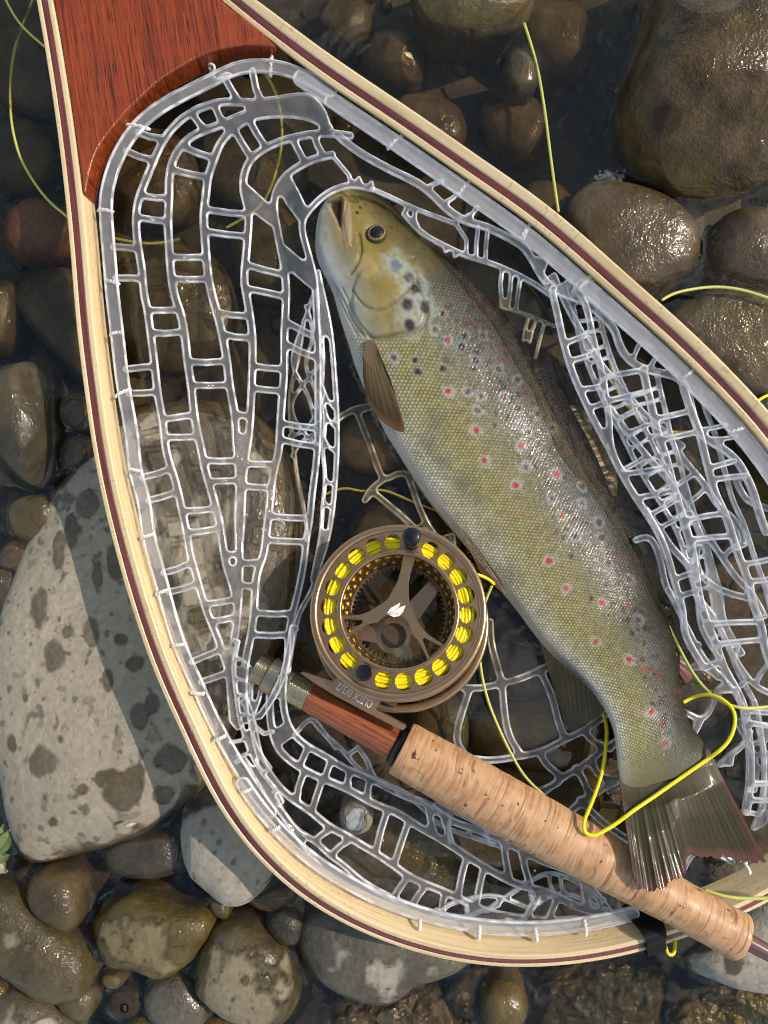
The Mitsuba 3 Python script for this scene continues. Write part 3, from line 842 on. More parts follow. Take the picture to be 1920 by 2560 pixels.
def left_panel():
    L = Layer()
    hb = lambda p: (hz(p) * 1000 - 6)
    # rim band, left side, sewn to the hoop, and its top arc inside the handle
    band = np.vstack([E('720,1490 600,1390 470,1250 360,1090 250,900 130,690')[:5] if False else np.zeros((0, 2)), A('1650,455 1480,365 1330,330 1180,345 1060,400 900,480 790,545 700,620 630,710 570,830 535,960 530,1060'), B('148,-100 160,50 188,290 215,520 262,800 280,960 315,1090 345,1280 395,1470 425,1580 500,1830 580,2010'), E('130,660 220,830 330,1010 430,1150')])
    Z = Layer()
    Z.cord(band, 36, hb(band), 'rim_band', .05)
    Z.build(fil=2)
    c1 = np.vstack([A('1640,650 1610,560 1540,490 1470,487 1380,500 1250,512 1130,510 1010,538 905,600 825,690 770,800 725,910 690,1010 680,1110 690,1230 710,1360 722,1480'), B('333,130 352,260 372,420 392,590 412,700 422,790 437,880 465,970 490,1060 512,1160 532,1260 552,1375 582,1485 612,1590 645,1685 685,1785 722,1890 745,1970 755,2080 765,2200')])
    L.cord(c1, 21, [26, 24, 22, 22, 24, 26, 28, 30])
    c2 = np.vstack([A('1560,545 1400,530 1300,548 1200,582 1080,632 965,680 890,755 850,860 845,980 840,1100 847,1250 857,1380 880,1500'), B('497,150 525,290 537,400 552,500 563,600 582,740 602,830 622,930 652,1040 682,1150 702,1240 717,1340 737,1440 765,1530 785,1620')])
    L.cord(c2, 22, [24, 20, 19, 19, 19, 20, 24])
    c3 = np.vstack([A('1645,640 1560,590 1450,570 1350,572 1250,592 1160,652 1100,722 1065,810 1040,890 1030,970 1020,1060 1025,1200 1035,1330 1050,1430'), B('675,130 702,230 722,330 737,430 747,520 765,620 776,700 782,800 790,900 796,1000 796,1100 792,1200 795,1300 797,1400 795,1500 790,1620 778,1750 765,1850 762,1960 775,2100 790,2230')])
    L.cord(c3, 22, [22, 17, 15, 15, 16, 18, 22, 26])
    c4 = np.vstack([A('1750,680 1640,668 1540,675 1420,702 1320,745 1250,805 1220,880 1220,960 1240,1050 1240,1150 1230,1280 1222,1400'), B('835,90 852,200 862,300 862,420 857,560 850,700 840,800 825,900 815,1000 808,1150 800,1300')])
    L.cord(c4, 21, [20, 16, 14, 13, 14, 16, 18])
    c5 = np.vstack([A('1659,775 1560,800 1500,830 1430,880 1390,940 1370,1020 1380,1120 1400,1220 1420,1330 1430,1450'), B('1028,150 1022,280 1020,450 1010,600 1000,750 990,870 970,950 955,1060 945,1160 930,1280 915,1380 890,1450 875,1560 868,1680 850,1800 830,1900 818,2050 830,2200')])
    L.cord(c5, 21, [18, 13, 12, 12, 14, 20, 30, 32])
    c6 = np.vstack([F('480,145 370,128 250,172 180,235 138,295 132,350 150,430 172,510 190,590 200,700 205,850'), B('1188,350 1190,450 1190,600 1190,750 1185,860 1175,960 1160,1080 1148,1200 1132,1300 1120,1400 1105,1490 1080,1600 1055,1700 1040,1800 1035,1900 1005,2000 955,2100 900,2180')])
    L.cord(c6, 18, [20, 26, 22, 16, 14, 14, 16, 26, 40, 34])
    L.rung(*pairs(A, '690,670-800,690|640,765-765,800|590,1228-688,1243|605,1385-700,1390|1140,420-1190,495|1265,395-1300,495'))
    L.rung(*pairs(B, '240,440-360,430|265,565-375,560|320,985-440,950|345,1105-470,1060|425,1465-545,1420|460,1560-570,1520|570,1900-690,1850|605,2010-735,1960'))
    L.rung(*pairs(A, '975,590-1020,640|1080,560-1120,605|730,985-845,990|700,1090-840,1105|740,1550-880,1548|750,1665-895,1665'))
    L.rung(*pairs(B, '410,695-565,672|430,790-590,778|510,1160-685,1138|530,1262-695,1245|630,1622-780,1592|660,1705-780,1685'))
    L.rung(*pairs(A, '925,738-1060,790|880,850-1040,890|860,1285-1030,1285|870,1395-1045,1395|940,1810-1120,1810|960,1925-1140,1925'))
    L.rung(*pairs(B, '620,905-780,902|650,1005-790,1000|715,1368-790,1372|735,1445-800,1452'))
    L.rung(*pairs(A, '1165,640-1260,790|1245,605-1325,725|1040,1050-1230,1070|1040,1160-1230,1180|1090,1565-1230,1580|1100,1675-1250,1690'))
    L.rung(*pairs(B, '770,668-850,680|780,775-840,785'))
    L.rung(*pairs(A, '1470,700-1520,800|1570,680-1610,770|1230,930-1370,1060|1240,1020-1380,1125|1230,1325-1420,1370|1240,1440-1430,1480|1260,1830-1420,1845|1265,1940-1415,1955'))
    L.rung(*pairs(B, '830,915-970,922|815,1030-945,1037|795,1415-895,1410|800,1522-870,1530'))
    L.rung(*pairs(A, '1400,930-1500,1100|1450,895-1530,1060|1400,1230-1560,1350|1420,1310-1575,1430'))
    L.rung(*pairs(B, '1030,210-1178,282|1020,318-1182,390|1000,715-1182,742|1000,800-1178,832|955,1180-1145,1192|940,1300-1130,1307|890,1668-1062,1668|870,1775-1050,1775'))
    L.rung(*pairs(F, '355,20-378,128|408,50-425,132|470,80-490,148'), w=12)
    L.build()
    M = Layer()   # the fold turned edge-on, just right of the panel
    c7 = B('1190,-40 1205,30 1232,150 1255,280 1270,450 1280,600 1285,750 1282,900 1272,1050 1255,1200 1230,1320 1190,1450 1155,1560 1105,1650 1075,1750 1055,1860 1040,1960')
    M.cord(c7, 14, [14, 9, 8, 8, 12, 22, 34], milk=.04)
    c8 = B('1195,-20 1190,90 1205,250 1215,420 1210,560 1225,700 1215,850 1225,980 1215,1120 1205,1260 1180,1400 1160,1500')
    M.cord(c8, 11, [15, 10, 10, 10, 16, 24], milk=.04)
    M.rung(*pairs(B, '1195,130-1240,210|1200,200-1250,300|1200,540-1275,650|1195,640-1280,740|1215,1000-1270,1020|1215,1110-1255,1140|1195,1290-1230,1330|1165,1480-1185,1440|1210,800-1275,860'), w=11)
    M.build(fil=4)
    K = Layer()   # crumpled folds hanging into the water
    for s, z in (('1170,60 1105,250 1065,420 1110,520 1160,640 1180,760', [10, 2, 0, 1, 5]), ('1120,200 1090,400 1060,520 1050,650 1070,850 1090,1000 1120,1150 1140,1300', [0, -3, -4, -3, 0]), ('1190,430 1120,520 1060,620 1100,740 1180,820', [6, 1, -2, 0, 4]),
                 ('1050,780 1110,760 1170,690 1220,560', [-2, 0, 3, 6]), ('1060,880 1120,800 1200,760', [-2, 1, 5]), ('1130,130 1160,300 1130,420 1180,560 1200,700', [4, 0, -2, 0, 6])):
        K.cord(B(s), 11, z, milk=.02)
    K.build(fil=3)


left_panel()


def bottom_panel():
    L = Layer()
    hb = lambda p: (hz(p) * 1000 - 3)
    band = inset(np.interp(np.arange(len(hp)), [np.argmin(np.linalg.norm(hp - [522, 1944], axis=1)), np.argmin(np.linalg.norm(hp - [800, 2264], axis=1)), np.argmin(np.linalg.norm(hp - [1185, 2401], axis=1))], [62, 80, 84]), (hp[:, 1] > 1980) & (hp[:, 0] < 1640))
    Z = Layer()
    Z.cord(band, 38, hb(band), 'rim_band', .09)
    Z.build(fil=2)
    q1 = np.vstack([E('545,230 520,380 500,480 495,580 505,665 535,740 600,810 700,870 800,930 900,972 1000,1020 1100,1070 1200,1105 1330,1190'), D('190,1235 330,1295 430,1345 540,1400 650,1440 735,1490 800,1560 860,1640')])
    L.cord(q1, 19, [38, 34, 20, 14, 14, 14, 16, 18])
    q2 = np.vstack([E('430,560 430,650 445,760 485,850 560,915 640,962 760,1012 860,1060 950,1110 1060,1155 1150,1210 1240,1262 1340,1322 1430,1382 1530,1442'), D('390,1505 490,1535 600,1572 700,1620 800,1650 900,1660 985,1625')])
    L.cord(q2, 21, [26, 18, 14, 13, 13, 16, 20])
    q3 = np.vstack([E('310,600 345,720 372,850 420,950 480,1030 560,1100 640,1155 720,1220 800,1265 880,1312 960,1360 1050,1420 1120,1470 1230,1522 1350,1572 1450,1622'), D('300,1662 420,1682 560,1695 700,1690')])
    L.cord(q3, 21, [26, 20, 15, 14, 15, 20, 24])
    q4 = E('370,920 430,1050 505,1170 575,1250 650,1295 725,1362 800,1420 875,1485 960,1540 1050,1585 1150,1630 1260,1662 1400,1682 1550,1692')
    L.cord(q4, 17, [22, 20, 19, 19, 20, 22, 24])
    q5 = E('300,880 360,970 440,1100 540,1240 620,1350 700,1450 800,1560 900,1640 1000,1680 1150,1692 1300,1690 1450,1700 1600,1690')
    L.cord(q5, 13, [26, 25, 24, 24, 24, 24, 26])
    L.rung(*pairs(E, '625,815-600,890|745,880-715,950|825,945-820,1040|930,985-915,1085|1220,1120-1250,1258|1300,1165-1340,1310|460,810-500,790|445,760-500,720|590,965-560,1095|690,1000-640,1150|1015,1145-960,1345|1120,1200-1060,1405|1410,1380-1370,1570|1500,1430-1460,1620|600,945-560,920'))
    L.rung(*pairs(E, '740,1235-655,1290|830,1285-740,1360|1120,1480-1050,1575|1210,1520-1140,1615|1300,1560-1290,1660'))
    L.rung(*pairs(D, '340,1300-365,1495|430,1350-470,1530|520,1555-450,1680|610,1580-565,1690|735,1500-765,1635|810,1570-850,1645|180,1625-165,1740|660,1690-655,1720|250,1650-240,1740'))
    L.build()
    M = Layer()
    for s, z in (('640,690 705,765 785,835 870,930 950,980 1010,1010', [20, 12, 10, 12]), ('870,830 915,900 960,985 1050,1030 1150,1080 1260,1150', [10, 8, 9, 10, 10]), ('560,760 640,690 690,740 760,830', [16, 14, 12, 12]), ('1070,1060 1180,1120 1260,1200 1360,1250 1480,1290 1600,1330', [10, 9, 9, 10]),
                 ('270,300 250,430 262,560 275,660 300,760 335,860 395,960 450,1030 490,1100', [30, 30, 28, 26, 22, 18]), ('330,430 335,520 330,640 340,760 380,860 430,930', [28, 27, 24, 20, 17]), ('390,500 370,600 345,700 400,760', [26, 22, 20])):
        M.cord(E(s), 13, z, milk=.03)
    M.rung(*pairs(E, '260,380-330,400|255,480-335,500|265,560-330,570|280,660-330,660|300,760-345,750|335,860-385,850|900,870-950,930|940,1000-900,930|1440,1210-1420,1280|1200,1090-1215,1180|235,880-320,860|230,800-300,790'), w=11)
    M.build(fil=4)
    K = Layer()
    for s, z in (('0,1110 130,1170 250,1230 330,1270 430,1310', [10, 9, 9, 9]), ('0,1680 60,1620 150,1590 260,1570 360,1590 480,1640', [26, 18, 12, 12, 16]), ('260,1640 360,1570 470,1500 560,1460 700,1500 840,1590', [22, 14, 12, 11, 12, 20]), ('430,1700 520,1600 640,1560 760,1600 880,1650', [22, 14, 12, 14, 22]), ('0,1640 120,1680 240,1640', [24, 20, 14])):
        K.cord(D(s), 12, z, milk=.03)
    K.rung(*pairs(D, '60,1180-75,1290|20,1120-30,1200|560,1470-590,1560|620,1490-640,1560|470,1510-480,1620|330,1580-300,1660|150,1590-160,1670|250,1240-265,1330'), w=11)
    K.build(fil=4)


bottom_panel()


def right_panel():
    hb = lambda p: (hz(p) * 1000 - 10)
    L = Layer()
    band = inset(54, (hp[:, 0] > 735) & (hp[:, 1] < 1420))[::-1]
    Z = Layer()
    Z.cord(band, 42, hb(band) + 4, 'rim_band', .15)
    Z.build(fil=2)
    ra = np.vstack([F('300,-130 400,-50 500,10 600,62 700,112 780,172 850,240 940,300 1050,335 1150,382'), C('430,230 500,330 560,420 640,470 740,510 830,580 890,650 920,730 980,810 1060,850 1150,870 1220,900 1270,1010 1300,1120 1350,1190 1420,1235 1490,1290 1540,1360 1585,1460 1615,1560 1650,1660')])
    L.cord(ra, 21, [20, 18, 15, 13, 13, 12, 12, 14, 16, 16], milk=.03)
    L.rung(*pairs(F, '760,130-860,90|830,230-930,150|960,290-1010,230|870,240-960,310'), w=13)
    L.rung(*pairs(C, '130,110-190,40|560,340-540,260|600,440-680,400|650,470-720,400|980,800-1010,720|1060,850-1110,760|1340,1140-1450,1130|1360,1195-1500,1190|1020,700-1100,740|1150,870-1190,800'), w=13, milk=.03)
    L.build(t=.0013)
    M = Layer()
    v1 = np.vstack([C('580,455 605,560 640,720 690,880 742,1000 795,1110 850,1210 900,1310 950,1405 1012,1505 1080,1610 1132,1710 1172,1830 1205,1950 1232,2050'), D('1245,250 1290,350 1340,430')])
    M.cord(v1, 19, [14, 12, 10, 9, 10, 12, 12], milk=.04)
    v3 = C('700,440 745,520 775,640 805,770 835,890 850,990 865,1100 870,1200 895,1290 940,1370')
    M.cord(v3, 18, [16, 14, 14, 13, 12], milk=.03)
    v4 = np.vstack([C('1035,850 1058,950 1088,1080 1112,1180 1142,1265 1165,1350 1192,1450 1222,1550 1252,1650 1280,1750 1295,1850 1315,1980'), D('1350,190 1400,320 1440,430 1500,540 1535,620 1555,730 1570,860 1570,1000 1550,1150')])
    M.cord(v4, 22, [18, 17, 16, 15, 15, 15, 16, 18], milk=.03)
    v6 = np.vstack([C('1235,930 1270,1040 1312,1150 1342,1265 1372,1380 1402,1480 1442,1565 1482,1680 1522,1800 1562,1910'), D('1590,120 1625,220 1645,330 1690,450')])
    M.cord(v6, 21, [16, 16, 16, 15, 15, 16], milk=.03)
    M.rung(*pairs(C, '690,700-780,655|685,800-795,765|830,885-1040,845|860,1000-1060,955|1095,1092-1265,1055|1125,1195-1300,1160|960,1368-1150,1335|1015,1485-1200,1450|1370,1335-1500,1298|1385,1395-1560,1370|1265,1592-1440,1560|1290,1690-1490,1675|735,945-840,930|760,1040-855,1010|1150,1350-1180,1420'), w=16, milk=.03)
    M.rung(*pairs(C, '1560,1815-1700,1790|1580,1905-1700,1890|1300,1860-1190,1900|1310,1960-1215,1980'), w=16, milk=.03)
    M.rung(*pairs(D, '1390,205-1625,195|1430,300-1650,290|1555,645-1700,655|1560,705-1700,722|1575,1010-1700,1000|1560,1090-1700,1090'), w=16, milk=.03)
    M.build(fil=5)
    K = Layer()
    for s, z in (('590,380 650,520 720,650 790,770 870,880 960,980 1040,1070 1130,1150 1230,1230', [10, 8, 7, 7, 6, 6]), ('870,1040 950,1150 1030,1250 1100,1330 1160,1400 1225,1500 1290,1600 1330,1700', [8, 7, 6, 6, 8]), ('1180,1200 1240,1300 1300,1370 1360,1450 1425,1540 1490,1600 1540,1720', [8, 7, 6, 7]),
                 ('1050,1550 1120,1650 1200,1760 1260,1830 1290,1900', [6, 5, 5, 6]), ('1370,1700 1440,1800 1505,1890 1570,1960 1640,2080', [9, 9, 10]), ('1320,1700 1300,1800 1350,1900 1450,1960 1560,1990', [5, 4, 5, 6]), ('1500,1400 1560,1500 1650,1540 1720,1560', [8, 8, 9]),
                 ('1000,1700 1060,1690 1120,1800 1160,1950 1210,2010', [3, 1, 1, 2])):
        K.cord(C(s), 18, z, milk=.03)
    K.rung(*pairs(C, '950,1340-1050,1280|1200,1425-1290,1365|1255,1520-1350,1440|1090,1560-1190,1505|1130,1630-1230,1575|1430,1790-1490,1720|930,1080-1030,1030|970,1160-1060,1120'), w=14, milk=.04)
    K.build(fil=4)
    X = Layer()   # the far wall of the bag showing through
    e1, e2, e3, e4 = v1 + np.array([38, -22]), v1 + np.array([96, -36]), v4 + np.array([34, 8]), v6 + np.array([44, 18])
    for e, z in ((e1, [7, 6, 5, 4, 4]), (e2, [8, 7, 6, 5, 5]), (e3, [9, 8, 7, 6, 7]), (e4, [9, 8, 8, 8])):
        X.cord(e, 14, z, milk=.03)
    X.ladder(e1, e2, 13, w=11)
    X.ladder(e2, e3, 12, w=11, off=.03)
    X.ladder(e3, e4, 9, w=12)
    X.build(fil=4)
    W = Layer()
    for s, z in (('1160,40 1215,150 1275,270 1345,390 1420,470 1490,550', [5, 5, 6]), ('1310,80 1400,200 1470,340 1530,440 1600,520 1700,570', [8, 8, 10]), ('1240,650 1330,682 1380,620 1410,540', [6, 5, 6]), ('1330,682 1290,760', [5, 4]), ('1420,915 1480,860 1535,815 1570,750', [6, 6, 8]), ('1590,1230 1640,1150 1700,1130', [10, 12]),
                 ('1590,600 1620,760 1650,900 1659,1050 1640,1200', [6, 6, 8]), ('1490,540 1530,620 1600,700 1690,740', [6, 6]), ('1260,440 1330,430 1410,480', [4, 4]), ('1500,700 1560,800 1600,920 1590,1040', [3, 3, 4]), ('1240,1430 1290,1360 1400,1360 1480,1400', [18, 14, 14])):
        W.cord(D(s), 16, z, milk=.03)
    W.rung(*pairs(D, '1450,560-1530,520|1470,860-1480,960|1600,800-1680,790|1610,860-1690,850|1580,930-1680,930|1540,300-1480,360|1350,300-1280,330|1600,500-1640,420'), w=14, milk=.03)
    W.build(fil=4)
    R = Layer()   # behind the trout's shoulder, and under water
    R.cord(F('640,270 740,370 850,432 950,478 1060,512 1200,570 1300,625 1390,690'), 15, [8, 6, 5, 5, 6, 8], milk=.03)
    R.cord(F('480,145 580,190 700,245 820,290 900,320'), 13, [16, 12, 11, 12], milk=.03)
    R.rung(*pairs(F, '690,255-705,350|955,330-955,470|1010,345-1000,490|1060,350-1045,510|1130,560-1120,680|1180,570-1170,690|1225,590-1205,715|850,430-850,480|900,450-895,510'), w=12, milk=.03)
    R.cord(F('1130,735 1255,775 1390,830'), 11, [-3, -5, -4])
    R.rung(*pairs(F, '1262,785-1240,890|1345,815-1300,980|1300,800-1270,900'), w=10)
    R.build(fil=4)


right_panel()


def under_fish():
    L = Layer()
    for s, z in (('110,522 200,532 330,508 430,480 520,440 590,410', [0]), ('150,880 280,892 430,870 520,850 640,792 740,742 815,690 870,640', [3, 2, 2, 3]), ('170,530 122,680 108,800 160,882', [1, 2]), ('330,505 346,680 372,780 425,865', [1, 2]), ('520,445 580,580 612,700 645,790', [1, 2, 3]), ('330,505 300,400 275,290 270,200', [0, -3, -6]),
                 ('520,850 560,920 622,985 560,1030 480,1065', [3, 3, 4]), ('540,1050 650,970 740,915 830,845 900,800', [4, 4, 4]), ('740,742 790,800 870,835', [3, 3]), ('680,1140 760,1085 840,1030 930,990', [5, 5]), ('720,1090 820,1190 920,1265 990,1310', [6, 8, 12]), ('780,880 810,960 880,985', [4, 4]), ('700,930 740,1000 770,1080', [4, 4])):
        L.cord(D(s), 19, z)
    L.build(fil=8)
    M = Layer()
    for s, z in (('300,1300 400,1245 480,1232', [-2, -2]), ('400,1250 460,1400 512,1545 545,1592 610,1570 690,1585', [-2, -2, -1]), ('545,1592 475,1650 445,1700', [-1, -2]), ('660,1580 700,1690 745,1800 810,1900', [-1, -2, -4]), ('475,1650 560,1722 640,1790 700,1850', [-3, -5, -7]), ('880,1880 900,1960 960,2040 1000,2100', [0, -1, -2])):
        M.cord(F(s), 17, z)
    M.build(fil=7)


under_fish()


def stitches():
    st = [A('488,1052 568,1060'), A('525,1402 598,1422'), A('548,1675 612,1662'), A('575,1985 655,1945'), A('622,625 752,648'), A('1362,270 1352,385'), B('240,945 312,958'), B('302,1292 372,1270'), B('378,1572 448,1545'), B('460,1828 532,1818'), B('552,2062 622,2068'), E('148,795 208,770'), E('285,1050 340,1035'), E('430,1245 480,1225'),
          E('1180,1690 1178,1740'), E('1478,1730 1470,1785'), D('218,1720 212,1790'), D('495,1730 505,1800'), D('742,1690 750,1770'), C('465,130 430,205'), C('780,375 735,430'), C('1285,850 1235,890'), C('1545,1135 1460,1165'), np.array([[1006, 338], [968, 374]]), np.array([[1178, 448], [1145, 488]]), np.array([[1325, 560], [1300, 598]]), D('1540,1405 1570,1460'), A('1645,470 1620,520')]
    for s in st:
        z0 = float(hz(s.mean(0))) - np.interp(s.mean(0)[1], [300, 1500, 2300], [.0085, .0045, .0015])
        p = U(spline(s, n=26), z0)
        k = np.linspace(0, 1, 26)
        p[:, 2] += .0016 * np.sin(np.pi * k)
        d = unit(p[-1] - p[0])
        sd = np.cross(d, [0, 0, 1])
        parts = []
        for ph in (0, math.pi):
            a = k * 2 * math.pi * 2.2 + ph
            q = p + .00048 * (np.cos(a)[:, None] * sd + np.sin(a)[:, None] * np.array([0, 0, 1]))
            parts.append(tube(q, .00055, 7))
        v, f = join(parts)
        put(f'{NET}__stitch', mikit.ply((v, f), 'thread', smooth=True))
    # the knot on the handle's arc
    q = U(A('1040,320 1075,345 1060,375 1090,395 1130,375 1155,370 1130,385 1085,405 1060,360 1045,335'), .017)
    q[:, 2] += np.sin(np.arange(len(q)) * 2.1) * .0015
    v, f, _ = tube(spline(q, n=90), .0008, 7)
    put(f'{NET}__knot', mikit.ply((v, f), 'thread', smooth=True))


stitches()

# ---------------------------------------------------------------- brown trout
TR = 'trout'
tag(TR, 'brown trout with red and black spots lying in the net', 'fish')
Lp = np.array([(815, 500), (799, 530), (790, 585), (792, 635), (810, 680), (830, 720), (845, 770), (860, 820), (877, 870), (890, 915), (910, 965), (940, 1030), (970, 1090), (1010, 1155), (1050, 1220), (1090, 1275), (1140, 1335), (1185, 1390), (1260, 1484), (1300, 1534), (1345, 1594), (1392, 1644), (1442, 1690), (1485, 1735), (1515, 1779), (1535, 1829), (1542, 1879), (1547, 1934), (1556, 1985)], float)
Rp = np.array([(865, 472), (905, 475), (940, 490), (975, 515), (1010, 548), (1050, 583), (1090, 622), (1130, 660), (1170, 700), (1210, 740), (1250, 782), (1290, 833), (1330, 885), (1370, 940), (1410, 997), (1440, 1050), (1470, 1102), (1500, 1160), (1525, 1215), (1550, 1280), (1570, 1325), (1592, 1380), (1615, 1430), (1640, 1495), (1665, 1550), (1685, 1619), (1695, 1689), (1707, 1754), (1722, 1804), (1745, 1839), (1770, 1872), (1792, 1910)], float)
NS = 800
Ls, Rs = spline(Lp, n=NS), spline(Rp, n=NS)
sv = np.linspace(0, 1, NS)
zc = np.interp(sv, [0, .2, .5, .75, .9, 1], [6, -5, -12.5, 0, 28, 43]) / 1000
zc = gaussian_filter(zc, 25, mode='nearest')
roll = np.interp(sv, [0, .12, .5, .8, 1], [3, 7, 9, 6, 2]) / 1000
PL, PR = U(Ls, zc + roll * 1.35), U(Rs, zc - roll)
bth = gaussian_filter(np.interp(sv, [0, .04, .12, .22, .42, .65, .8, .9, 1], [5, 9, 14, 17, 19.5, 16.5, 10.5, 6.0, 2.6]), 12, mode='nearest') / 1000
cen = (PL + PR) / 2
Av = (PR - PL) / 2
tg = unit(np.gradient(gaussian_filter(cen, (20, 0), mode='nearest'), axis=0))
Bv = unit(np.cross(Av, tg))
Bv *= np.sign(Bv[:, 2:])
th = np.r_[np.linspace(-.35, math.pi + .35, 300), np.linspace(math.pi + .35, 2 * math.pi - .35, 42)[1:-1]]
ct, sn = np.cos(th), np.sin(th)
ex = .86
cte, sne = np.sign(ct) * np.abs(ct) ** .96, np.sign(sn) * np.abs(sn) ** ex
V = cen[:, None] + Av[:, None] * cte[None, :, None] + (Bv * bth[:, None])[:, None] * sne[None, :, None]
vv = np.broadcast_to((1 + cte) / 2, V.shape[:2])          # 0 belly .. 1 back
ss = np.broadcast_to(sv[:, None], V.shape[:2])
topside = np.broadcast_to(sn > -.3, V.shape[:2])


def fish_at(px):
    """the nearest point of the visible flank above a plan position"""
    return fish_tree.query(px)[1]


proj = np.stack([V[..., 0] / (H - V[..., 2]) * 1920 + 960, 1280 - V[..., 1] / (H - V[..., 2]) * 1920], -1)
tmask = (np.broadcast_to(sn > 0, V.shape[:2])).ravel()
tidx = np.nonzero(tmask)[0]
fish_tree = cKDTree(proj.reshape(-1, 2)[tidx])
V0 = V.reshape(-1, 3).copy()


def surf_pts(px):
    return V0[tidx[fish_tree.query(px)[1]]]


def dist_to(curve):
    q = surf_pts(spline(curve, step=3))
    return cKDTree(q).query(V0, distance_upper_bound=.03)[0].clip(0, .03).reshape(V.shape[:2])


def inside(px):
    w = Polygon(px)
    m = shapely.contains_xy(w, proj[..., 0], proj[..., 1]) & np.broadcast_to(sn > 0, V.shape[:2])
    return gaussian_filter(m.astype(float), 1.8)


nrm = unit(np.cross(np.gradient(V, axis=0), np.gradient(V, axis=1)))
if (nrm[NS // 2, 150] @ [0, 0, 1]) < 0:
    nrm = -nrm
glen = np.r_[0, np.cumsum(np.linalg.norm(np.diff(cen, axis=0), axis=1))] * 1000
gar = np.concatenate([np.zeros((NS, 1)), np.cumsum(np.linalg.norm(np.diff(V, axis=1), axis=2), axis=1)], 1) * 1000
# gill edge and head plates
gill = np.vstack([F('700,600 730,680 755,760 735,830 690,855 600,878 500,895 430,880 385,820 345,740')])
dg = dist_to(gill)
headpoly = np.vstack([F('350,140 480,160 640,290 800,440 830,560'), gill, F('300,680 230,560 190,400 240,190')])
head = gaussian_filter(inside(headpoly), 6)
op = inside(F('560,560 690,610 740,690 752,760 730,825 690,848 600,870 500,885 440,860 400,800 385,720 390,640 420,560 480,530'))
pre = dist_to(F('415,370 425,450 405,520 372,570'))
sub = dist_to(F('385,650 425,715 495,752 575,725 645,665 695,618'))
br1, br2, br3 = (dist_to(F(s)) for s in ('300,640 345,720 385,805 440,880', '285,610 320,700 360,790 405,870', '330,640 370,720 410,800 470,880'))
mouth = inside(F('266,212 298,192 326,182 330,225 326,285 323,340 306,300 282,250'))
lip = np.minimum(dist_to(F('336,172 350,215 338,285 345,370 360,440')), dist_to(F('254,206 275,250 303,300 325,348')))
maxil = inside(F('340,180 372,230 380,330 372,430 352,440 338,360 333,285'))
eyep = F('503,372')[0]
eye_c = surf_pts(eyep[None])[0]
de = np.linalg.norm(V0 - eye_c, axis=1).reshape(V.shape[:2])
line = lambda d, w: np.exp(-(d / w) ** 2)
disp = op * .0015 + .0012 * maxil - .0011 * line(pre, .0008) - .0008 * line(sub, .0007) - .0007 * (line(br1, .0006) + line(br2, .0006) + line(br3, .0006)) - .0032 * mouth - .0006 * line(lip, .0007) - .001 * line(dg, .0009) * (vv > .1) - .0022 * line(de, .0048)
# scales: rows staggered, free edges towards the tail
su = np.broadcast_to(glen[:, None], V.shape[:2])
taper = np.interp(sv, [0, .3, .75, 1], [.95, 1.0, .82, .62])[:, None]
pu, pv = 2.35, 1.78
gu = np.cumsum(np.broadcast_to(np.gradient(glen)[:, None] / taper, V.shape[:2]), axis=0)
mid = gar[:, 150:151]
gv = (gar - mid) / (taper * 1.0)
wq = (meshkit.fbm(V * 90, 2, 5) - .5) * 1.1 + (meshkit.fbm(V * 30, 2, 6) - .5) * 2.5
gu, gv = gu + wq, gv + wq * .6
best = np.full(V.shape[:2], 9.)
cu, cv_ = np.zeros_like(best), np.zeros_like(best)
rid = np.zeros_like(best)
r0 = np.floor(gv / pv)
for a in (0, 1):
    row = r0 + a
    o = np.where(row % 2 == 0, 0, .5)
    cc = np.round(gu / pu - o) + o
    d2 = ((gu / pu - cc) * pu / 1.28) ** 2 + ((gv / pv - row) * pv / 1.24) ** 2
    t_ = d2 < best
    best = np.where(t_, d2, best)
    cu = np.where(t_, gu / pu - cc, cu)
    rid = np.where(t_, (row * 57.3 + cc * 131.7), rid)
rad = np.sqrt(best)
rnd = np.modf(np.abs(np.sin(rid * 12.9898) * 43758.5453))[0]
scaled = np.clip(1 - head * 1.3, 0, 1) * np.clip((sv[:, None] - .16) / .05, 0, 1) * np.clip((1.01 - sv[:, None]) / .06, 0, 1) * np.clip((vv - .0) / .05, 0, 1)
disp = disp + scaled * (.00013 * (1 - rad) + .00008 * cu * 2 + .00005 * (rnd - .5))
disp = disp + .0004 * (meshkit.fbm(V * 60, 2, 9) - .5) + head * .0007 * (meshkit.fbm(V * 170, 3, 10) - .5)
Vd = V + nrm * disp[..., None]


def grad(x, xs, cs):
    return np.stack([np.interp(x, xs, [c[k] for c in cs]) for k in range(3)], -1)


vn = np.clip(vv + (meshkit.fbm(V * 55 + 2, 3, 11) - .5) * .12, 0, 1)
body = grad(vn, [0, .05, .12, .22, .40, .55, .68, .80, .90, 1], [(.46, .45, .40), (.40, .38, .29), (.31, .285, .165), (.245, .215, .085), (.225, .195, .068), (.165, .15, .066), (.105, .10, .058), (.062, .056, .030), (.038, .031, .013), (.028, .023, .009)])
hd = grad(vn, [0, .08, .18, .28, .42, .60, .72, .84, 1], [(.60, .62, .64), (.50, .50, .46), (.31, .29, .18), (.30, .245, .09), (.31, .235, .055), (.24, .19, .05), (.13, .105, .038), (.065, .052, .018), (.04, .032, .012)])
hd = hd * .78 * (.55 + .55 * meshkit.fbm(V * 110, 3, 21) + .3 * (meshkit.fbm(V * 420, 3, 22) - .3))[..., None]
gr = np.clip((meshkit.fbm(V * 60 + 5, 3, 25) - .5) * 3, 0, 1)[..., None] * .5
hd = hd * (1 - gr) + np.array((.17, .17, .10)) * gr
bl = np.clip((meshkit.fbm(V * 42 + 7, 3, 31) - .45) * 4, 0, 1) * np.exp(-((vv - .66) / .16) ** 2)
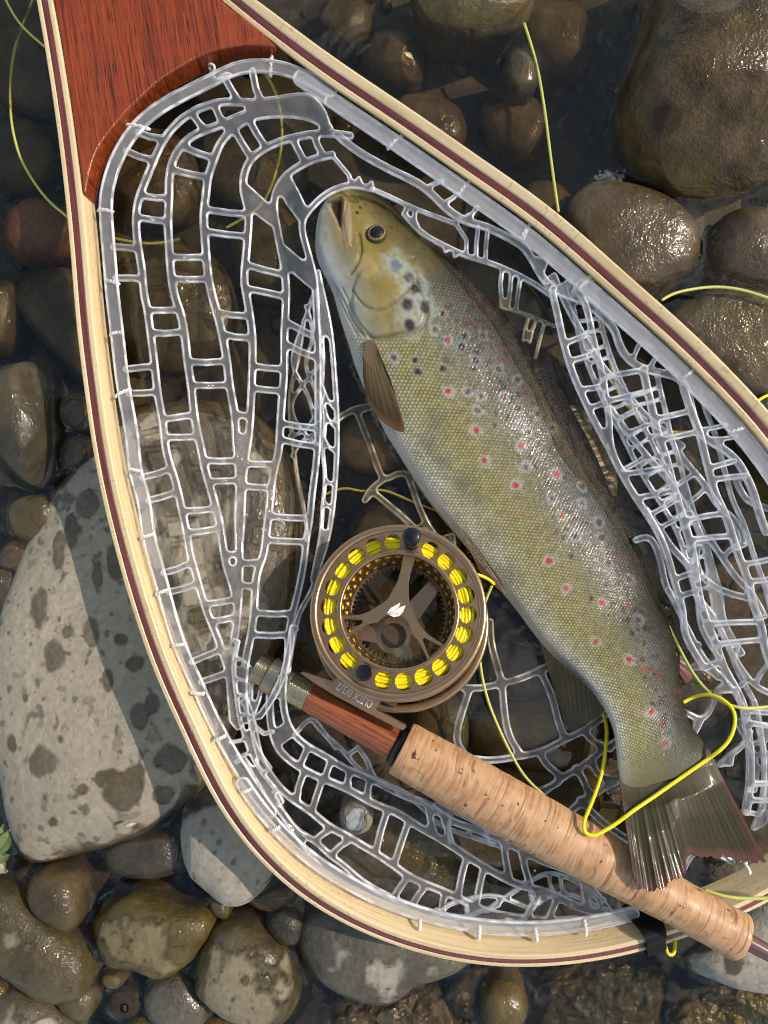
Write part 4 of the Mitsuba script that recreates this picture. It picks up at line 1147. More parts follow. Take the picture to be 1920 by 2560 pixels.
body = body * (1 - .30 * bl[..., None]) + np.array((.20, .25, .30)) * .30 * bl[..., None]
cen_l = np.clip(1 - rad * 1.05, 0, 1)
k_ = scaled[..., None]
body = body * (1 - k_ + k_ * (.30 + 1.38 * cen_l[..., None] ** .8 + .34 * (rnd[..., None] - .5)))
irid = np.clip(np.exp(-((vv - .66) / .2) ** 2), 0, 1) * scaled * cen_l * (.35 + .65 * rnd)
body = body + irid[..., None] * np.array((.022, .04, .07))
silver = scaled * cen_l ** 2 * np.clip((.5 - vv) * 3, 0, 1)
body = body + silver[..., None] * np.array((.10, .10, .08))
body = body * np.array((.98, 1.0, .98)) * np.interp(vv, [0, .12, .35, .55, .75, 1], [1.2, 1.05, .95, .78, .66, .7])[..., None]
lum = body.mean(-1, keepdims=True)
ds = np.interp(vv, [0, .25, .5, 1], [.25, .12, .32, .25])[..., None]
body = body * (1 - ds) + lum * np.array((.98, 1.02, 1.0)) * ds
col = body * (1 - head[..., None]) + hd * head[..., None]


def paint(mask, c):
    global col
    col = col * (1 - mask[..., None]) + np.array(c) * mask[..., None]


def spot(px, r, c, halo=None, hr=1.7, edge=.35, amt=1.0):
    q = surf_pts(np.asarray(px, float)[None])[0]
    d = np.linalg.norm(V0 - q, axis=1).reshape(V.shape[:2])
    d = d * (1 + .9 * (meshkit.fbm(V * 330 + px[0], 2, 3) - .5)) + .0005 * (rnd - .5) * scaled
    if halo is not None:
        paint(np.clip((1.15 - d / (r * hr)) * (.3 + 1.2 * rnd), 0, .38), halo)
    paint(np.clip((1 - d / r) / edge, 0, 1) * amt * np.broadcast_to(sn > -.2, d.shape), c)


RED, MAR, BLK = (.36, .030, .018), (.115, .030, .028), (.022, .018, .022)
HB, HY = (.36, .42, .48), (.46, .44, .32)
for q in F('800,1310 830,1510 950,1620 1080,1860 905,1610 1020,1700 760,1420 1180,2080'):
    spot(q, .0085, (.10, .11, .085), edge=1.0, amt=.55)
rr_ = random.Random(5)
for i in range(380):
    f_ = rr_.uniform(.24, .93)
    v_ = min(.95, max(.42, rr_.gauss(.73, .12)))
    k_i = int(f_ * NS)
    q = proj[k_i, int(np.argmin(np.abs(vv[k_i, :300] - v_) + (sn[:300] < 0)))]
    spot(q, rr_.uniform(.0010, .0026), MAR if rr_.random() < .30 else BLK, edge=.6, amt=rr_.uniform(.45, 1))
for q in F('795,850 860,900 590,990 1025,1180 1140,1185 1225,1330 1005,1250 1500,1880 1530,1720 955,1160 1250,1540 1380,1690'):
    spot(q, .0021, MAR, HB, 1.8, .5, .9)
for q in F('600,525 670,590 693,645 655,730 742,740 670,828'):
    spot(q, .0040, BLK, (.30, .36, .36), 2.1, .5)
for q in F('695,1000 712,1058 830,1045 830,765 1035,880 1000,1000 1115,1045 1205,1100 1212,1240 1310,1270 1380,1340 930,930 940,880 1535,1630 1610,1815'):
    spot(q, .0022, BLK, (.20, .22, .22), 1.7, .5)
for q in C('735,1430 815,1610 695,1680 860,1820 965,1900 1010,2100 830,1690 640,1690'):
    spot(q, .0022, BLK, (.20, .21, .22), 1.7, .5, .9)
for q in F('860,1157 1003,1350 1043,1505 1228,1425 1203,1628 1403,1570 1427,1778 1365,2007'):
    spot(q, .0020, RED, HB, 1.9, .4)
for q, a in zip(np.vstack([C('832,2012 650,1943'), D('797,302 967,392 1077,652 1148,808 1042,440 1130,715'), F('1233,1775 860,900')]), (1, .8, .8, 1, 1, .85, .45, .4, .35, .5)):
    spot(q, .0020 * (.8 + .2 * a), RED, HB if a > .7 else None, 1.75, .45, a)
paint(line(pre, .0011) * .6 * head, (.13, .09, .035))
mx = dist_to(F('374,235 383,330 374,430 352,442'))
paint(line(mx, .0009) * .6, (.10, .07, .035))
paint(line(sub, .0008) * .5 * head, (.13, .10, .03))
for b_ in (br1, br2, br3):
    paint(line(b_, .0006) * .35, (.20, .18, .12))
paint(line(dg, .0013) * .32 * (vv > .12), (.08, .065, .03))  # shadow behind the gill cover, painted into the skin colour
for q in F('420,238 405,262'):
    spot(q, .0013, (.02, .015, .01), edge=.6)
for i in range(60):
    k_i = int(rr_.uniform(.01, .19) * NS)
    v_ = rr_.uniform(.62, .98)
    q = proj[k_i, int(np.argmin(np.abs(vv[k_i, :300] - v_) + (sn[:300] < 0)))]
    spot(q, rr_.uniform(.0008, .0019), (.025, .02, .01), edge=.9, amt=rr_.uniform(.3, .7))
paint(maxil * .55, (.33, .27, .18))
paint(mouth ** 2, (.035, .016, .013))
paint(line(lip, .0008) * .55, (.38, .25, .21))
paint(np.clip(1.35 - de / .0078, 0, 1) * .6, (.13, .11, .045))
cheek = inside(F('400,470 480,480 520,560 450,600 410,560'))
paint(cheek * .35, (.42, .32, .16))
blu = inside(F('545,480 620,490 640,545 570,560'))
paint(blu * .3, (.25, .38, .46))
tailmix = np.clip((sv - .93) / .07, 0, 1)[:, None] * np.ones_like(vv)
paint(tailmix * .8, (.085, .078, .045))
ff = tri(grid_faces(NS, len(th), True))
vb = Vd.reshape(-1, 3)
tip0, tip1 = vb[:len(th)].mean(0) + [-.0003, .0012, 0], vb[-len(th):].mean(0)
n0 = len(vb)
i_ = np.arange(len(th))
j_ = (i_ + 1) % len(th)
vb = np.vstack([vb, tip0, tip1])
ff = np.vstack([ff, np.stack([np.full(len(th), n0), j_, i_], 1), np.stack([np.full(len(th), n0 + 1), i_ + (NS - 1) * len(th), j_ + (NS - 1) * len(th)], 1)])
cb = np.vstack([col.reshape(-1, 3), [.3, .2, .15], [.1, .08, .05]])
if trimesh.Trimesh(vb, ff, process=False).volume < 0:
    ff = ff[:, ::-1]
put(f'{TR}__body', mikit.ply((vb, ff), 'skin', smooth=True, color=np.clip(cb, .004, .9)))
# where the water meets the flank
wl = []
for i in range(0, NS, 6):
    row = Vd[i, :]
    m_ = row[:, 2] > 0
    if m_.any():
        wl.append((row[m_][np.argmin(row[m_] @ unit(Av[i])), :2], row[m_][np.argmax(row[m_] @ unit(Av[i])), :2]))
waterlines.append(Polygon([w[0] for w in wl] + [w[1] for w in wl][::-1]).buffer(0))


def eye():
    n_ = unit(nrm.reshape(-1, 3)[tidx[fish_tree.query(eyep)[1]]])
    n_ = unit(n_ + np.array([0, 0, .5]))
    b = trimesh.creation.icosphere(5, 1.0)
    v = b.vertices.copy()
    r = np.hypot(v[:, 0] * 1.12, v[:, 1])
    ang = np.arctan2(v[:, 1], v[:, 0])
    c = np.where(r[:, None] < .72, np.array([[.006, .007, .014]]), np.array([[.20, .14, .05]]) * (.6 + .8 * meshkit.noise(np.stack([ang * 5, r * 6, ang * 0], -1)))[:, None])
    c = np.where((r[:, None] > .72) & (r[:, None] < .77), np.array([[.24, .18, .08]]), c)
    c = np.where(r[:, None] > .90, np.array([[.05, .04, .02]]), c)
    c[v[:, 2] < 0] = .03
    v = v * np.array([.0051, .0057, .0030])
    z = n_
    x = unit(np.cross([.8, .5, 0], z))
    y = np.cross(z, x)
    v = v[:, :1] * x + v[:, 1:2] * y + v[:, 2:] * z + eye_c + z * .0000
    put(f'{TR}__eye', mikit.ply((v, b.faces), 'eye_gloss', smooth=True, color=c))


eye()


COVER = [vb[:n0][tmask]]


def fin(name, base, tip, zb, zt, nr, mat, c_base, c_tip, rib=.00035, jag=0.0, dark=(.02, .015, .01), edge=None, thick=.0005, lift=None, label=None):
    """base and tip: matching edges of the fin from front to back on the plan; rays run from base to tip"""
    n, m = nr * 9 + 1, 60
    bs, ts = spline(base, n=n), spline(tip, n=n)
    k = np.linspace(0, 1, n)
    ray = np.abs(np.sin(k * nr * np.pi))
    ts = ts + (ts - bs) * (jag * (meshkit.noise(np.stack([k * nr * 1.0, 0 * k, 0 * k], -1), 3) - .5) + jag * .35 * (ray - .5))[:, None]
    q = np.linspace(0, 1, m)
    px = bs[:, None] * (1 - q)[None, :, None] + ts[:, None] * q[None, :, None]
    zb_, zt_ = (np.interp(k, np.linspace(0, 1, len(np.atleast_1d(z))), np.atleast_1d(z)) / 1000 for z in (zb, zt))
    z = zb_[:, None] * (1 - q) + zt_[:, None] * q
    if lift is not None:
        z = z + np.interp(q, np.linspace(0, 1, len(lift)), lift)[None] / 1000
    fine = ray[:, None] * (1 - .5 * q) + .35 * np.sin(k[:, None] * nr * np.pi * (2 + 2 * q)[None]) ** 2 * q
    if name == 'tail_fin':
        fine = fine * np.clip(q / .3, 0, 1)[None] + .55 * (1 - np.clip(q / .3, 0, 1))[None]
    z = z + rib * fine + .0004 * (meshkit.fbm(np.stack([px[..., 0] / 60, px[..., 1] / 60, 0 * px[..., 0]], -1), 2, 4) - .5)
    top = U(px, z)
    bot = top - [0, 0, thick]
    f1 = tri(grid_faces(n, m))
    v = np.vstack([top.reshape(-1, 3), bot.reshape(-1, 3)])
    a = v[f1[0]]
    if np.cross(a[1] - a[0], a[2] - a[0])[2] < 0:
        f1 = f1[:, ::-1]
    f = np.vstack([f1, f1[:, ::-1] + n * m])
    cb, ctp = np.array(c_base), np.array(c_tip)
    c = cb * (1 - q)[None, :, None] + ctp * q[None, :, None] + 0 * z[..., None]
    c = c * (.62 + .55 * fine[..., None]) * (.75 + .5 * meshkit.fbm(np.stack([k[:, None] * nr * .7 + 0 * q, 3 * q + 0 * k[:, None], 0 * z], -1), 3, 6))[..., None]
    if edge is not None:
        e = np.clip((q - .86) / .1, 0, 1)[None, :, None] * .8 + 0 * c
        c = c * (1 - e) + np.array(edge) * e
        for side in (k, 1 - k):
            e2 = np.clip((.05 - side) / .03, 0, 1)[:, None, None] * .7
            c = c * (1 - e2) + np.array(edge) * e2
    if name == 'tail_fin':
        COVER.append(top.reshape(-1, 3))
        e3_ = np.clip(1 - q / .22, 0, 1)[None, :, None]
        c = c * (1 - e3_) + np.array((.085, .078, .045)) * e3_
    c = np.vstack([c.reshape(-1, 3)] * 2)
    put(f'{TR}__{name}', mikit.ply((v, f), mat, smooth=True, color=np.clip(c, .002, .8)))


def zfish(px):
    return surf_pts(np.asarray(px, float))[:, 2] * 1000


pf_b = F('492,905 470,900 448,905 436,925')
pf_t = F('570,1090 640,1330 638,1358 590,1345 530,1305 480,1245 440,1120 434,1010')
fin('pectoral_fin', pf_b, pf_t, zfish(pf_b) + 1.2, np.maximum(zfish(pf_t), 10) + 3.5, 13, 'fin_dark', (.17, .12, .065), (.03, .022, .009), edge=(.12, .06, .025), lift=[0, 1.5, 1.0, 0], rib=.00016)
fin('pelvic_fin', F('905,1822 925,1835 950,1862 970,1890'), F('1020,2060 1090,2125 1148,2172 1120,2090'), [23, 23], [20, 24], 10, 'fin', (.20, .17, .11), (.12, .075, .04), edge=(.22, .18, .12))
fin('anal_fin', D('512,292 600,385 700,472 790,560 835,640'), D('640,690 680,745 735,715 790,690 832,655'), [24, 26, 28, 30], [5, 6, 8, 14], 12, 'fin_clear', (.11, .10, .06), (.13, .125, .09), rib=.0005)
fin('adipose_fin', D('1192,345 1200,400 1214,450'), D('1245,385 1284,462 1258,506 1225,488'), [10, 11], [9, 8], 4, 'fin', (.10, .055, .04), (.20, .085, .07), thick=.0016)
fin('dorsal_fin', C('665,1020 720,1120 790,1260 850,1400 880,1480'), C('700,1028 790,1100 870,1240 905,1390 905,1480'), [-3, -4, -4, -2], [-5, -6, -6, -4], 13, 'fin_clear', (.05, .048, .03), (.09, .09, .075), rib=.0002)
tb_b = D('914,975 960,990 1040,1000 1120,1000 1200,985 1270,950 1330,905 1376,868')
tb_t = D('985,1470 1030,1533 1100,1536 1170,1508 1236,1470 1250,1415 1262,1362 1330,1378 1420,1376 1520,1384 1600,1402 1652,1402')
fin('tail_fin', tb_b, tb_t, [41.5, 43, 43.5, 43, 41.5, 39.5], [66.5, 66, 62, 52, 40, 32], 26, 'fin_dark', (.042, .037, .018), (.024, .020, .008), rib=.00006, jag=.05, edge=(.085, .032, .03), lift=[0, 4.0, 3.5, 1.5, 0], thick=.0009)

# ---------------------------------------------------------------- fly rod: cork grip, reel seat and butt
ROD = 'fly_rod'
tag(ROD, 'fly rod with cork grip and red wood reel seat lying across the net', 'fishing rod')
ra0, ra1 = U(np.array([1002., 1869.]), .034), U(np.array([1852., 2344.]), .056)
ax = unit(ra1 - ra0)


def at_rod(px):
    """point of the rod's axis under a plan position, as a distance along it from the cork's rear end"""
    ts = np.linspace(-.2, .35, 1101)
    q = ra0 + ts[:, None] * ax
    pr = np.stack([q[:, 0] / (H - q[:, 2]) * 1920 + 960, 1280 - q[:, 1] / (H - q[:, 2]) * 1920], -1)
    return ts[np.argmin(np.linalg.norm(pr - px, axis=1))]


def lathe(ts, rs, mat, name, key=ROD, m=72, wob=0.0, smooth=True, knurl=None):
    ts, rs = np.asarray(ts, float), np.asarray(rs, float)
    a = np.arange(m) * 2 * np.pi / m
    x = unit(np.cross(ax, [0, 0, 1.]))
    y = np.cross(x, ax)
    R = np.broadcast_to(rs[:, None], (len(ts), m)).copy()
    if knurl is not None:
        R += knurl(ts[:, None], a[None])
    if wob:
        R += wob * (meshkit.fbm(np.stack([ts[:, None] * 160 + 0 * a, np.cos(a)[None] * 2 + 0 * R, np.sin(a)[None] * 2 + 0 * R], -1), 3, 8) - .5)
    R[[0, -1]] = np.minimum(R[[0, -1]], rs[[0, -1], None])
    v = (ra0 + ts[:, None] * ax)[:, None] + R[..., None] * (np.cos(a)[None, :, None] * x + np.sin(a)[None, :, None] * y)
    f = tri(grid_faces(len(ts), m, True))
    v = v.reshape(-1, 3)
    uv = np.stack([np.broadcast_to(ts[:, None], R.shape), np.broadcast_to((a * .013)[None], R.shape)], -1).reshape(-1, 2)
    if trimesh.Trimesh(v, f, process=False).volume < 0:
        f = f[:, ::-1]
    return put(f'{key}__{name}', mikit.ply((v, f), mat, smooth=True, uv=uv))


Lc = np.linalg.norm(ra1 - ra0)
tq = np.linspace(0, Lc, 300)
rq = np.interp(tq / Lc, [0, .05, .15, .30, .45, .60, .72, .85, .95, 1.0], [13.6, 13.9, 14.1, 14.2, 13.9, 13.0, 11.9, 11.0, 11.0, 11.3]) / 1000
rq = gaussian_filter(rq, 8, mode='nearest')
rq[0] = .0001
rq[1] = .0129
rq[2] = .0134
rq[-1], rq[-2], rq[-3], rq[-4] = .004, .0098, .0107, .0111
tq2 = tq.copy()
tq2[0], tq2[1], tq2[2] = 0, .0000, .0004
tq2[-1], tq2[-2], tq2[-3], tq2[-4] = Lc + .0008, Lc + .0004, Lc - .0001, Lc - .0006
lathe(tq2, rq, 'cork', 'cork_grip', m=110, wob=.0005)
tw0, tw1 = at_rod(E('612,592')[0]), at_rod(E('1050,822')[0])
lathe([tw1 - .0002, tw1, tw1 + .0015, -.0008, -.0002, 0], [.006, .0094, .0102, .0105, .0098, .005], 'black_plastic', 'winding_check')
t_ = np.linspace(tw0, tw1, 60)
lathe(np.r_[tw0, t_, tw1], np.r_[.004, np.interp(t_, [tw0, tw1], [.0077, .0082]), .004], 'seatwood', 'reel_seat')
tt0 = at_rod(E('520,545')[0])
t_ = np.linspace(tt0, tw0 + .0005, 150)
thr = .0080 + .00042 * np.abs(((t_ - tt0) / .00125) % 1 * 2 - 1)
lathe(np.r_[tt0, t_, tw0 + .0005], np.r_[.004, thr, .004], 'gunmetal', 'threaded_barrel')
tn0, tn1 = at_rod(E('408,488')[0]), at_rod(E('470,519')[0])
te = at_rod(E('350,455')[0])
t_ = np.linspace(tn1 - .0015, tt0, 60)
lathe(np.r_[t_[0], t_, t_[-1]], np.r_[.004, .0083 + .0000 * t_, .004], 'gunmetal', 'sliding_hood')
t_ = np.linspace(tn0, tn0 + .0062, 40)
lathe(np.r_[t_[0], t_, t_[-1]], np.r_[.004, np.r_[.0086, .0091, np.full(36, .0094), .0091, .0086], .004], 'gunmetal', 'locking_ring', m=240, knurl=lambda t, a: .00030 * np.abs(np.sin(a * 30 + t * 2600)) * np.abs(np.sin(a * 30 - t * 2600)))
t_ = np.linspace(te, tn0 + .0001, 100)
thr = .0078 + .00042 * np.abs(((t_ - te) / .00125) % 1 * 2 - 1)
lathe(np.r_[te, t_, t_[-1]], np.r_[.002, thr, .004], 'gunmetal', 'threaded_butt')
tb = np.linspace(Lc - .002, Lc + .16, 60)
lathe(np.r_[tb[0], tb, tb[-1]], np.r_[.0005, np.interp(tb, [Lc, Lc + .02, Lc + .16], [.0042, .0034, .0030]), .0005], 'blank', 'rod_blank')

# ---------------------------------------------------------------- fly reel
RL = 'fly_reel'
tag(RL, 'bronze fly reel loaded with yellow line, mounted beside the red wood reel seat', 'fishing reel')
rc = U(np.array([995., 1526.]), .046)
rz = unit(np.array([-.04, .25, 1.0]))
rx = unit(np.array([1., 0, 0]) - rz * rz[0])
ry = np.cross(rz, rx)
mm = .001


def rput(name, vf, mat, smooth=35, label=None, parent=RL):
    v, f = np.asarray(vf[0], float) * mm, vf[1]
    v = rc + v[:, :1] * rx + v[:, 1:2] * ry + v[:, 2:] * rz
    return put(f'{parent}__{name}', mikit.ply((v, f), mat, smooth=smooth))


def arcpoly(r0, r1, k=240):
    return Point(0, 0).buffer(r1, quad_segs=k // 4).difference(Point(0, 0).buffer(r0, quad_segs=k // 4))


def ringprof(r0, r1, z0, z1, r):
    return rrect(r0, r1, z0, z1, r, 5)


def reel():
    face = arcpoly(29.2, 39.6)
    holes = []
    for i in range(22):
        a = math.radians(90 - 12 + i * 360 / 22)
        h = Point(33.9 * math.cos(a), 33.9 * math.sin(a)).buffer(4.25, quad_segs=8)
        if i in (0, 10):
            continue
        holes.append(h)
    face = face.difference(unary_union(holes))
    rput('spool_face', extrude(face, -2.0, 0, .35), 'bronze')
    rput('outer_rim', revolve(ringprof(39.3, 43.2, -5.5, .8, 1.5), 160), 'bronze', True)
    rput('inner_rim', revolve(ringprof(27.6, 29.9, -2.6, .7, .8), 128), 'bronze', True)
    rput('rim_flange', revolve(ringprof(40.6, 43.6, -9.5, -6.2, 1.0), 160), 'bronze', True)
    v, f = revolve(ringprof(41.0, 45.2, -25, -20.5, 1.4), 160)
    rput('frame_ring', (v + [.8, -3.6, 0], f), 'bronze', True)
    v, f = revolve(ringprof(36.6, 38.4, -25, -22, .7), 128)
    rput('frame_ring', (v + [.8, -3.6, 0], f), 'bronze', True)
    for a0, a1 in ((195, 235), (300, 318), (60, 80)):
        k = np.radians(np.linspace(a0, a1, 16))
        p = Polygon(np.vstack([np.stack([43.3 * np.cos(k), 43.3 * np.sin(k)], 1), np.stack([40.9 * np.cos(k), 40.9 * np.sin(k)], 1)[::-1]]))
        rput('frame_pillar', extrude(p, -20.5, -9.5), 'bronze_dark')
    # the inner cage: a cone of yellow line behind zigzag bars, teeth at its foot
    ri = lambda z: 28.3 + (z + 2.0) * .30
    rput('inner_line', revolve([(ri(-2.2) + .9, -2.2), (ri(-14) + .9, -14), (ri(-14) + 1.6, -14), (ri(-2.2) + 1.6, -2.2)], 128), 'line_yellow', True)
    bars = []
    nb = 34
    for i in range(nb):
        for q in (.5, -.5):
            a0, a1 = i * 2 * math.pi / nb, (i + q) * 2 * math.pi / nb
            p = np.array([[ri(z) * math.cos(a), ri(z) * math.sin(a), z] for z, a in ((-2.4, a0), (-8, (a0 + a1) / 2), (-13.6, a1))])
            v, f, _ = sweep(p, rrect(-.62, .62, -.5, .5, .2, 2), unit(np.array([math.cos(a0), math.sin(a0), 0])))
            bars.append((v, f))
    rput('inner_cage', join(bars), 'bronze_dark', False)
    rput('inner_cage_band', revolve(ringprof(ri(-15) - .7, ri(-15) + 1.3, -16.6, -13.4, .4), 128), 'bronze_dark', True)
    rput('inner_cage_band', revolve(ringprof(ri(-8.2) - .4, ri(-8.2) + .5, -8.7, -7.7, .3), 128), 'bronze_dark', True)
    teeth = []
    for i in range(60):
        a = i * 2 * math.pi / 60
        b = trimesh.creation.cone(.75, 2.2, sections=4)
        b.apply_transform(trimesh.transformations.rotation_matrix(-math.pi / 2, [0, 1, 0]))
        b.apply_translation([ri(-15) - .5, 0, -14.6])
        b.apply_transform(trimesh.transformations.rotation_matrix(a, [0, 0, 1]))
        teeth.append((b.vertices, b.faces))
    rput('gear_teeth', join(teeth), 'bronze', False)
    for z0 in (-5.0, -10.6):
        a = np.linspace(0, 2 * math.pi, 160)
        p = np.stack([(ri(z0) + .75) * np.cos(a), (ri(z0) + .75) * np.sin(a), z0 + .7 * np.sin(a * 4 + z0)], 1)
        v, f, _ = tube(p, .42, 7)
        rput('backing_line', (v, f), 'backing', True)
    # line on the spool
    rs = random.Random(3)
    for layer, (r0, z0) in enumerate(((36.4, -3.6), (34.8, -3.3), (33.2, -3.5), (31.6, -3.2), (30.2, -3.7), (36.8, -7.9), (36.8, -9.5), (36.8, -11.1), (36.8, -12.7), (36.8, -14.3))):
        a = np.linspace(0, 2 * math.pi, 180)
        ph = rs.uniform(0, 6)
        p = np.stack([(r0 + .4 * np.sin(a * 3 + ph)) * np.cos(a), (r0 + .4 * np.sin(a * 3 + ph)) * np.sin(a), z0 + .4 * np.sin(a * 5 + ph * 2)], 1)
        v, f, _ = tube(p, .95, 9)
        rput('wound_line', (v, f), 'line_yellow', True)
    rput('spool_drum', revolve(ringprof(31.0, 36.0, -18, -4.4, .5), 96), 'line_yellow', True)
    # three-armed spoke
    arms = []
    hub = np.array([-2.7, -10.6])
    for ang in (78, 196, 312):
        a = math.radians(ang)
        d = np.array([math.cos(a), math.sin(a)])
        n = np.array([-d[1], d[0]])
        k = np.linspace(0, 1, 40)
        w = np.interp(k, [0, .2, .45, .62, .82, 1], [6.5, 4.8, 2.9, 2.9, 4.4, 6.6] if ang != 78 else [6.5, 4.8, 2.9, 2.6, 2.7, 3.4])
        l = np.outer(k, d * 29.6) + np.array([-.6, 1.2]) * (1 - k)[:, None]
        arms.append(Polygon(np.vstack([l + n * w[:, None], (l - n * w[:, None])[::-1]])).buffer(0))
    sp = unary_union(arms).buffer(3.5).buffer(-3.5).intersection(Point(0, 0).buffer(29.8, quad_segs=40))
    sp = sp.difference(Point(*hub).buffer(8.8, quad_segs=20)).buffer(-.5).buffer(.5)
    for ang in (196, 312):
        a = math.radians(ang)
        d = np.array([math.cos(a), math.sin(a)])
        n = np.array([-d[1], d[0]])
        sp = sp.difference(Polygon([d * 26.2 + n * 3.0, d * 26.2 - n * 3.0, d * 18.8 - n * .3, d * 18.8 + n * .3]).buffer(.55))
    rput('spoke_web', extrude(sp, -3.4, -1.2, .4), 'bronze')
    # frame arms behind, carrying the hub
    back = []
    for ang in (200, 282, 40):
        a = math.radians(ang)
        d = np.array([math.cos(a), math.sin(a)])
        n = np.array([-d[1], d[0]])
        back.append(Polygon([hub + n * 6, d * 26 + n * 3.4, d * 36 + n * 4.5, d * 36 - n * 4.5, d * 26 - n * 3.4, hub - n * 6]))
    back = unary_union(back + [Point(*hub).buffer(9.3)]).buffer(2).buffer(-2).difference(Point(*hub).buffer(6.4, quad_segs=16))
    rput('frame_arms', extrude(back, -20.5, -18.0, .4), 'bronze')
    rput('hub_core', extrude(Point(*hub).buffer(6.5, quad_segs=16), -23.5, -22.0, .3), 'bronze_dark')
    # handle knob and counterweight
    a = math.radians(90 - 12)
    c = np.array([33.9 * math.cos(a), 33.9 * math.sin(a)])
    pr = np.array([(.01, -1), (3.9, -1), (4.1, 0), (3.4, 1.2), (3.3, 6.5), (4.6, 8.2), (5.1, 10), (5.1, 14.0), (4.6, 15.2), (3.4, 15.8), (.01, 16.0)]) * np.array([.88, 1.15])
    v, f = revolve(pr, 40)
    rput('handle_knob', (v + [c[0], c[1], 0], f), 'black_plastic', 40)
    a = math.radians(90 - 12 + 10 * 360 / 22)
    c = np.array([33.9 * math.cos(a), 33.9 * math.sin(a)])
    v, f = revolve(np.array([(.01, -1), (3.7, -1), (3.8, .4), (3.8, 3.6), (3.3, 4.2), (2.4, 4.0), (.01, 3.9)]), 40)
    rput('counterweight', (v + [c[0], c[1], 0], f), 'black_plastic', 40)


reel()


def local(px, z):
    """plan position at height z -> the reel's own millimetres"""
    d = U(px, z) - rc
    return np.stack([d @ rx, d @ ry, d @ rz], -1) / mm


def foot():
    zf = .0445
    o = E('558,442 745,498 772,466 975,576 985,602 958,640 1115,722 1095,746 1000,700 900,648 760,575 650,508')
    p = U(o, zf)
    poly = Polygon(p[:, :2]).buffer(-.0006).buffer(.0006)
    v, f = extrude(poly, zf - .0032, zf, .0004)
    put(f'{RL}__foot', mikit.ply((v, f), 'bronze', smooth=30))
    b = Polygon(U(E('775,475 840,455 1010,540 1070,640 985,610 960,640 760,540'), zf)[:, :2])
    v, f = extrude(b.buffer(0), zf - .016, zf - .0034)
    put(f'{RL}__foot_block', mikit.ply((v, f), 'bronze_dark', smooth=30))
    # lettering, read from the reel's other side
    a, b_ = U(E('950,600')[0], zf), U(E('776,503')[0], zf)
    m = meshkit.text_mesh('CLICK 0/1/2', .0040, .00012)
    w = m.vertices[:, 0].max()
    d = (b_ - a)[:2]
    s = np.linalg.norm(d) / w
    d = d / np.linalg.norm(d)
    n = np.array([-d[1], d[0]])
    v = m.vertices.copy()
    q = a[:2] + v[:, :1] * s * d + v[:, 1:2] * n
    put(f'{RL}__lettering', mikit.ply((np.column_stack([q, zf + .00003 + v[:, 2]]), m.faces), 'white_paint'))
    tag(f'{RL}__lettering', 'white lettering on the reel foot')
    # emblem: a white three-bladed leaf on the spoke
    zt = -1.17
    for s in ('1016,158 1035,132 1080,106 1074,126 1050,146', '1022,164 1050,150 1078,130 1106,120 1094,152 1078,170 1066,156', '1030,168 1062,160 1076,172 1050,178'):
        c = local(E(s), rc[2] - .0011)[:, :2]
        v, f = extrude(Polygon(c).buffer(.12), zt, zt + .12)
        rput('leaf_emblem', (v, f), 'white_paint', False)


foot()

# ---------------------------------------------------------------- black strap on the hoop
def strap():
    i = int(np.argmin(np.linalg.norm(hp - D('1090,1800')[0], axis=1)))
    c = hoop[i]
    t, n, s = _t[i], _up[i], INW[i]
    path2 = [(.0098, -.016), (.0096, -.006), (.0082, .0012), (.004, .0022), (-.002, .0022), (-.0052, .0012), (-.0056, -.004), (-.0056, -.012)]
    q = spline(np.array([c + s * a + n * b for a, b in path2]), n=40)
    w = np.interp(np.linspace(0, 1, 40), [0, .15, .3, .5, .8, 1], [.0085, .0085, .0062, .0048, .0052, .0045])
    prof = rrect(-1, 1, -.0009, .0009, .0006, 3)
    prof = np.broadcast_to(prof, (40,) + prof.shape).copy()
    prof[..., 0] *= w[:, None]
    tt = unit(np.gradient(q, axis=0))
    v, f, _ = sweep(q, prof, np.cross(t, tt))
    put('rubber_strap', mikit.ply((v, f), 'black_rubber', smooth=40))
    tag('rubber_strap', 'black rubber strap wrapped round the hoop beside the cork grip', 'strap')


strap()

# ---------------------------------------------------------------- fly line
def fly(px, z, r, mat, label, follow=False):
    z = np.interp(np.linspace(0, 1, len(px)), np.linspace(0, 1, len(z)), z) / 1000
    q = spline(np.column_stack([px, z]), step=6)
    if follow:
        sv_ = np.vstack(COVER)
        kt = cKDTree(np.stack([sv_[:, 0] / (H - sv_[:, 2]) * 1920 + 960, 1280 - sv_[:, 1] / (H - sv_[:, 2]) * 1920], -1))
        for i, near in enumerate(kt.query_ball_point(q[:, :2], 5)):
            if near:
                q[i, 2] = sv_[near, 2].max() + r * 1.05
        q[:, 2] = np.maximum(gaussian_filter(q[:, 2], 2.5), 0)
    v, f, _ = tube(U(q[:, :2], q[:, 2]), r, 9)
    k = put('fly_line', mikit.ply((v, f), mat, smooth=True))
    tag(k, label, 'fishing line', 'visible runs of the fly line')


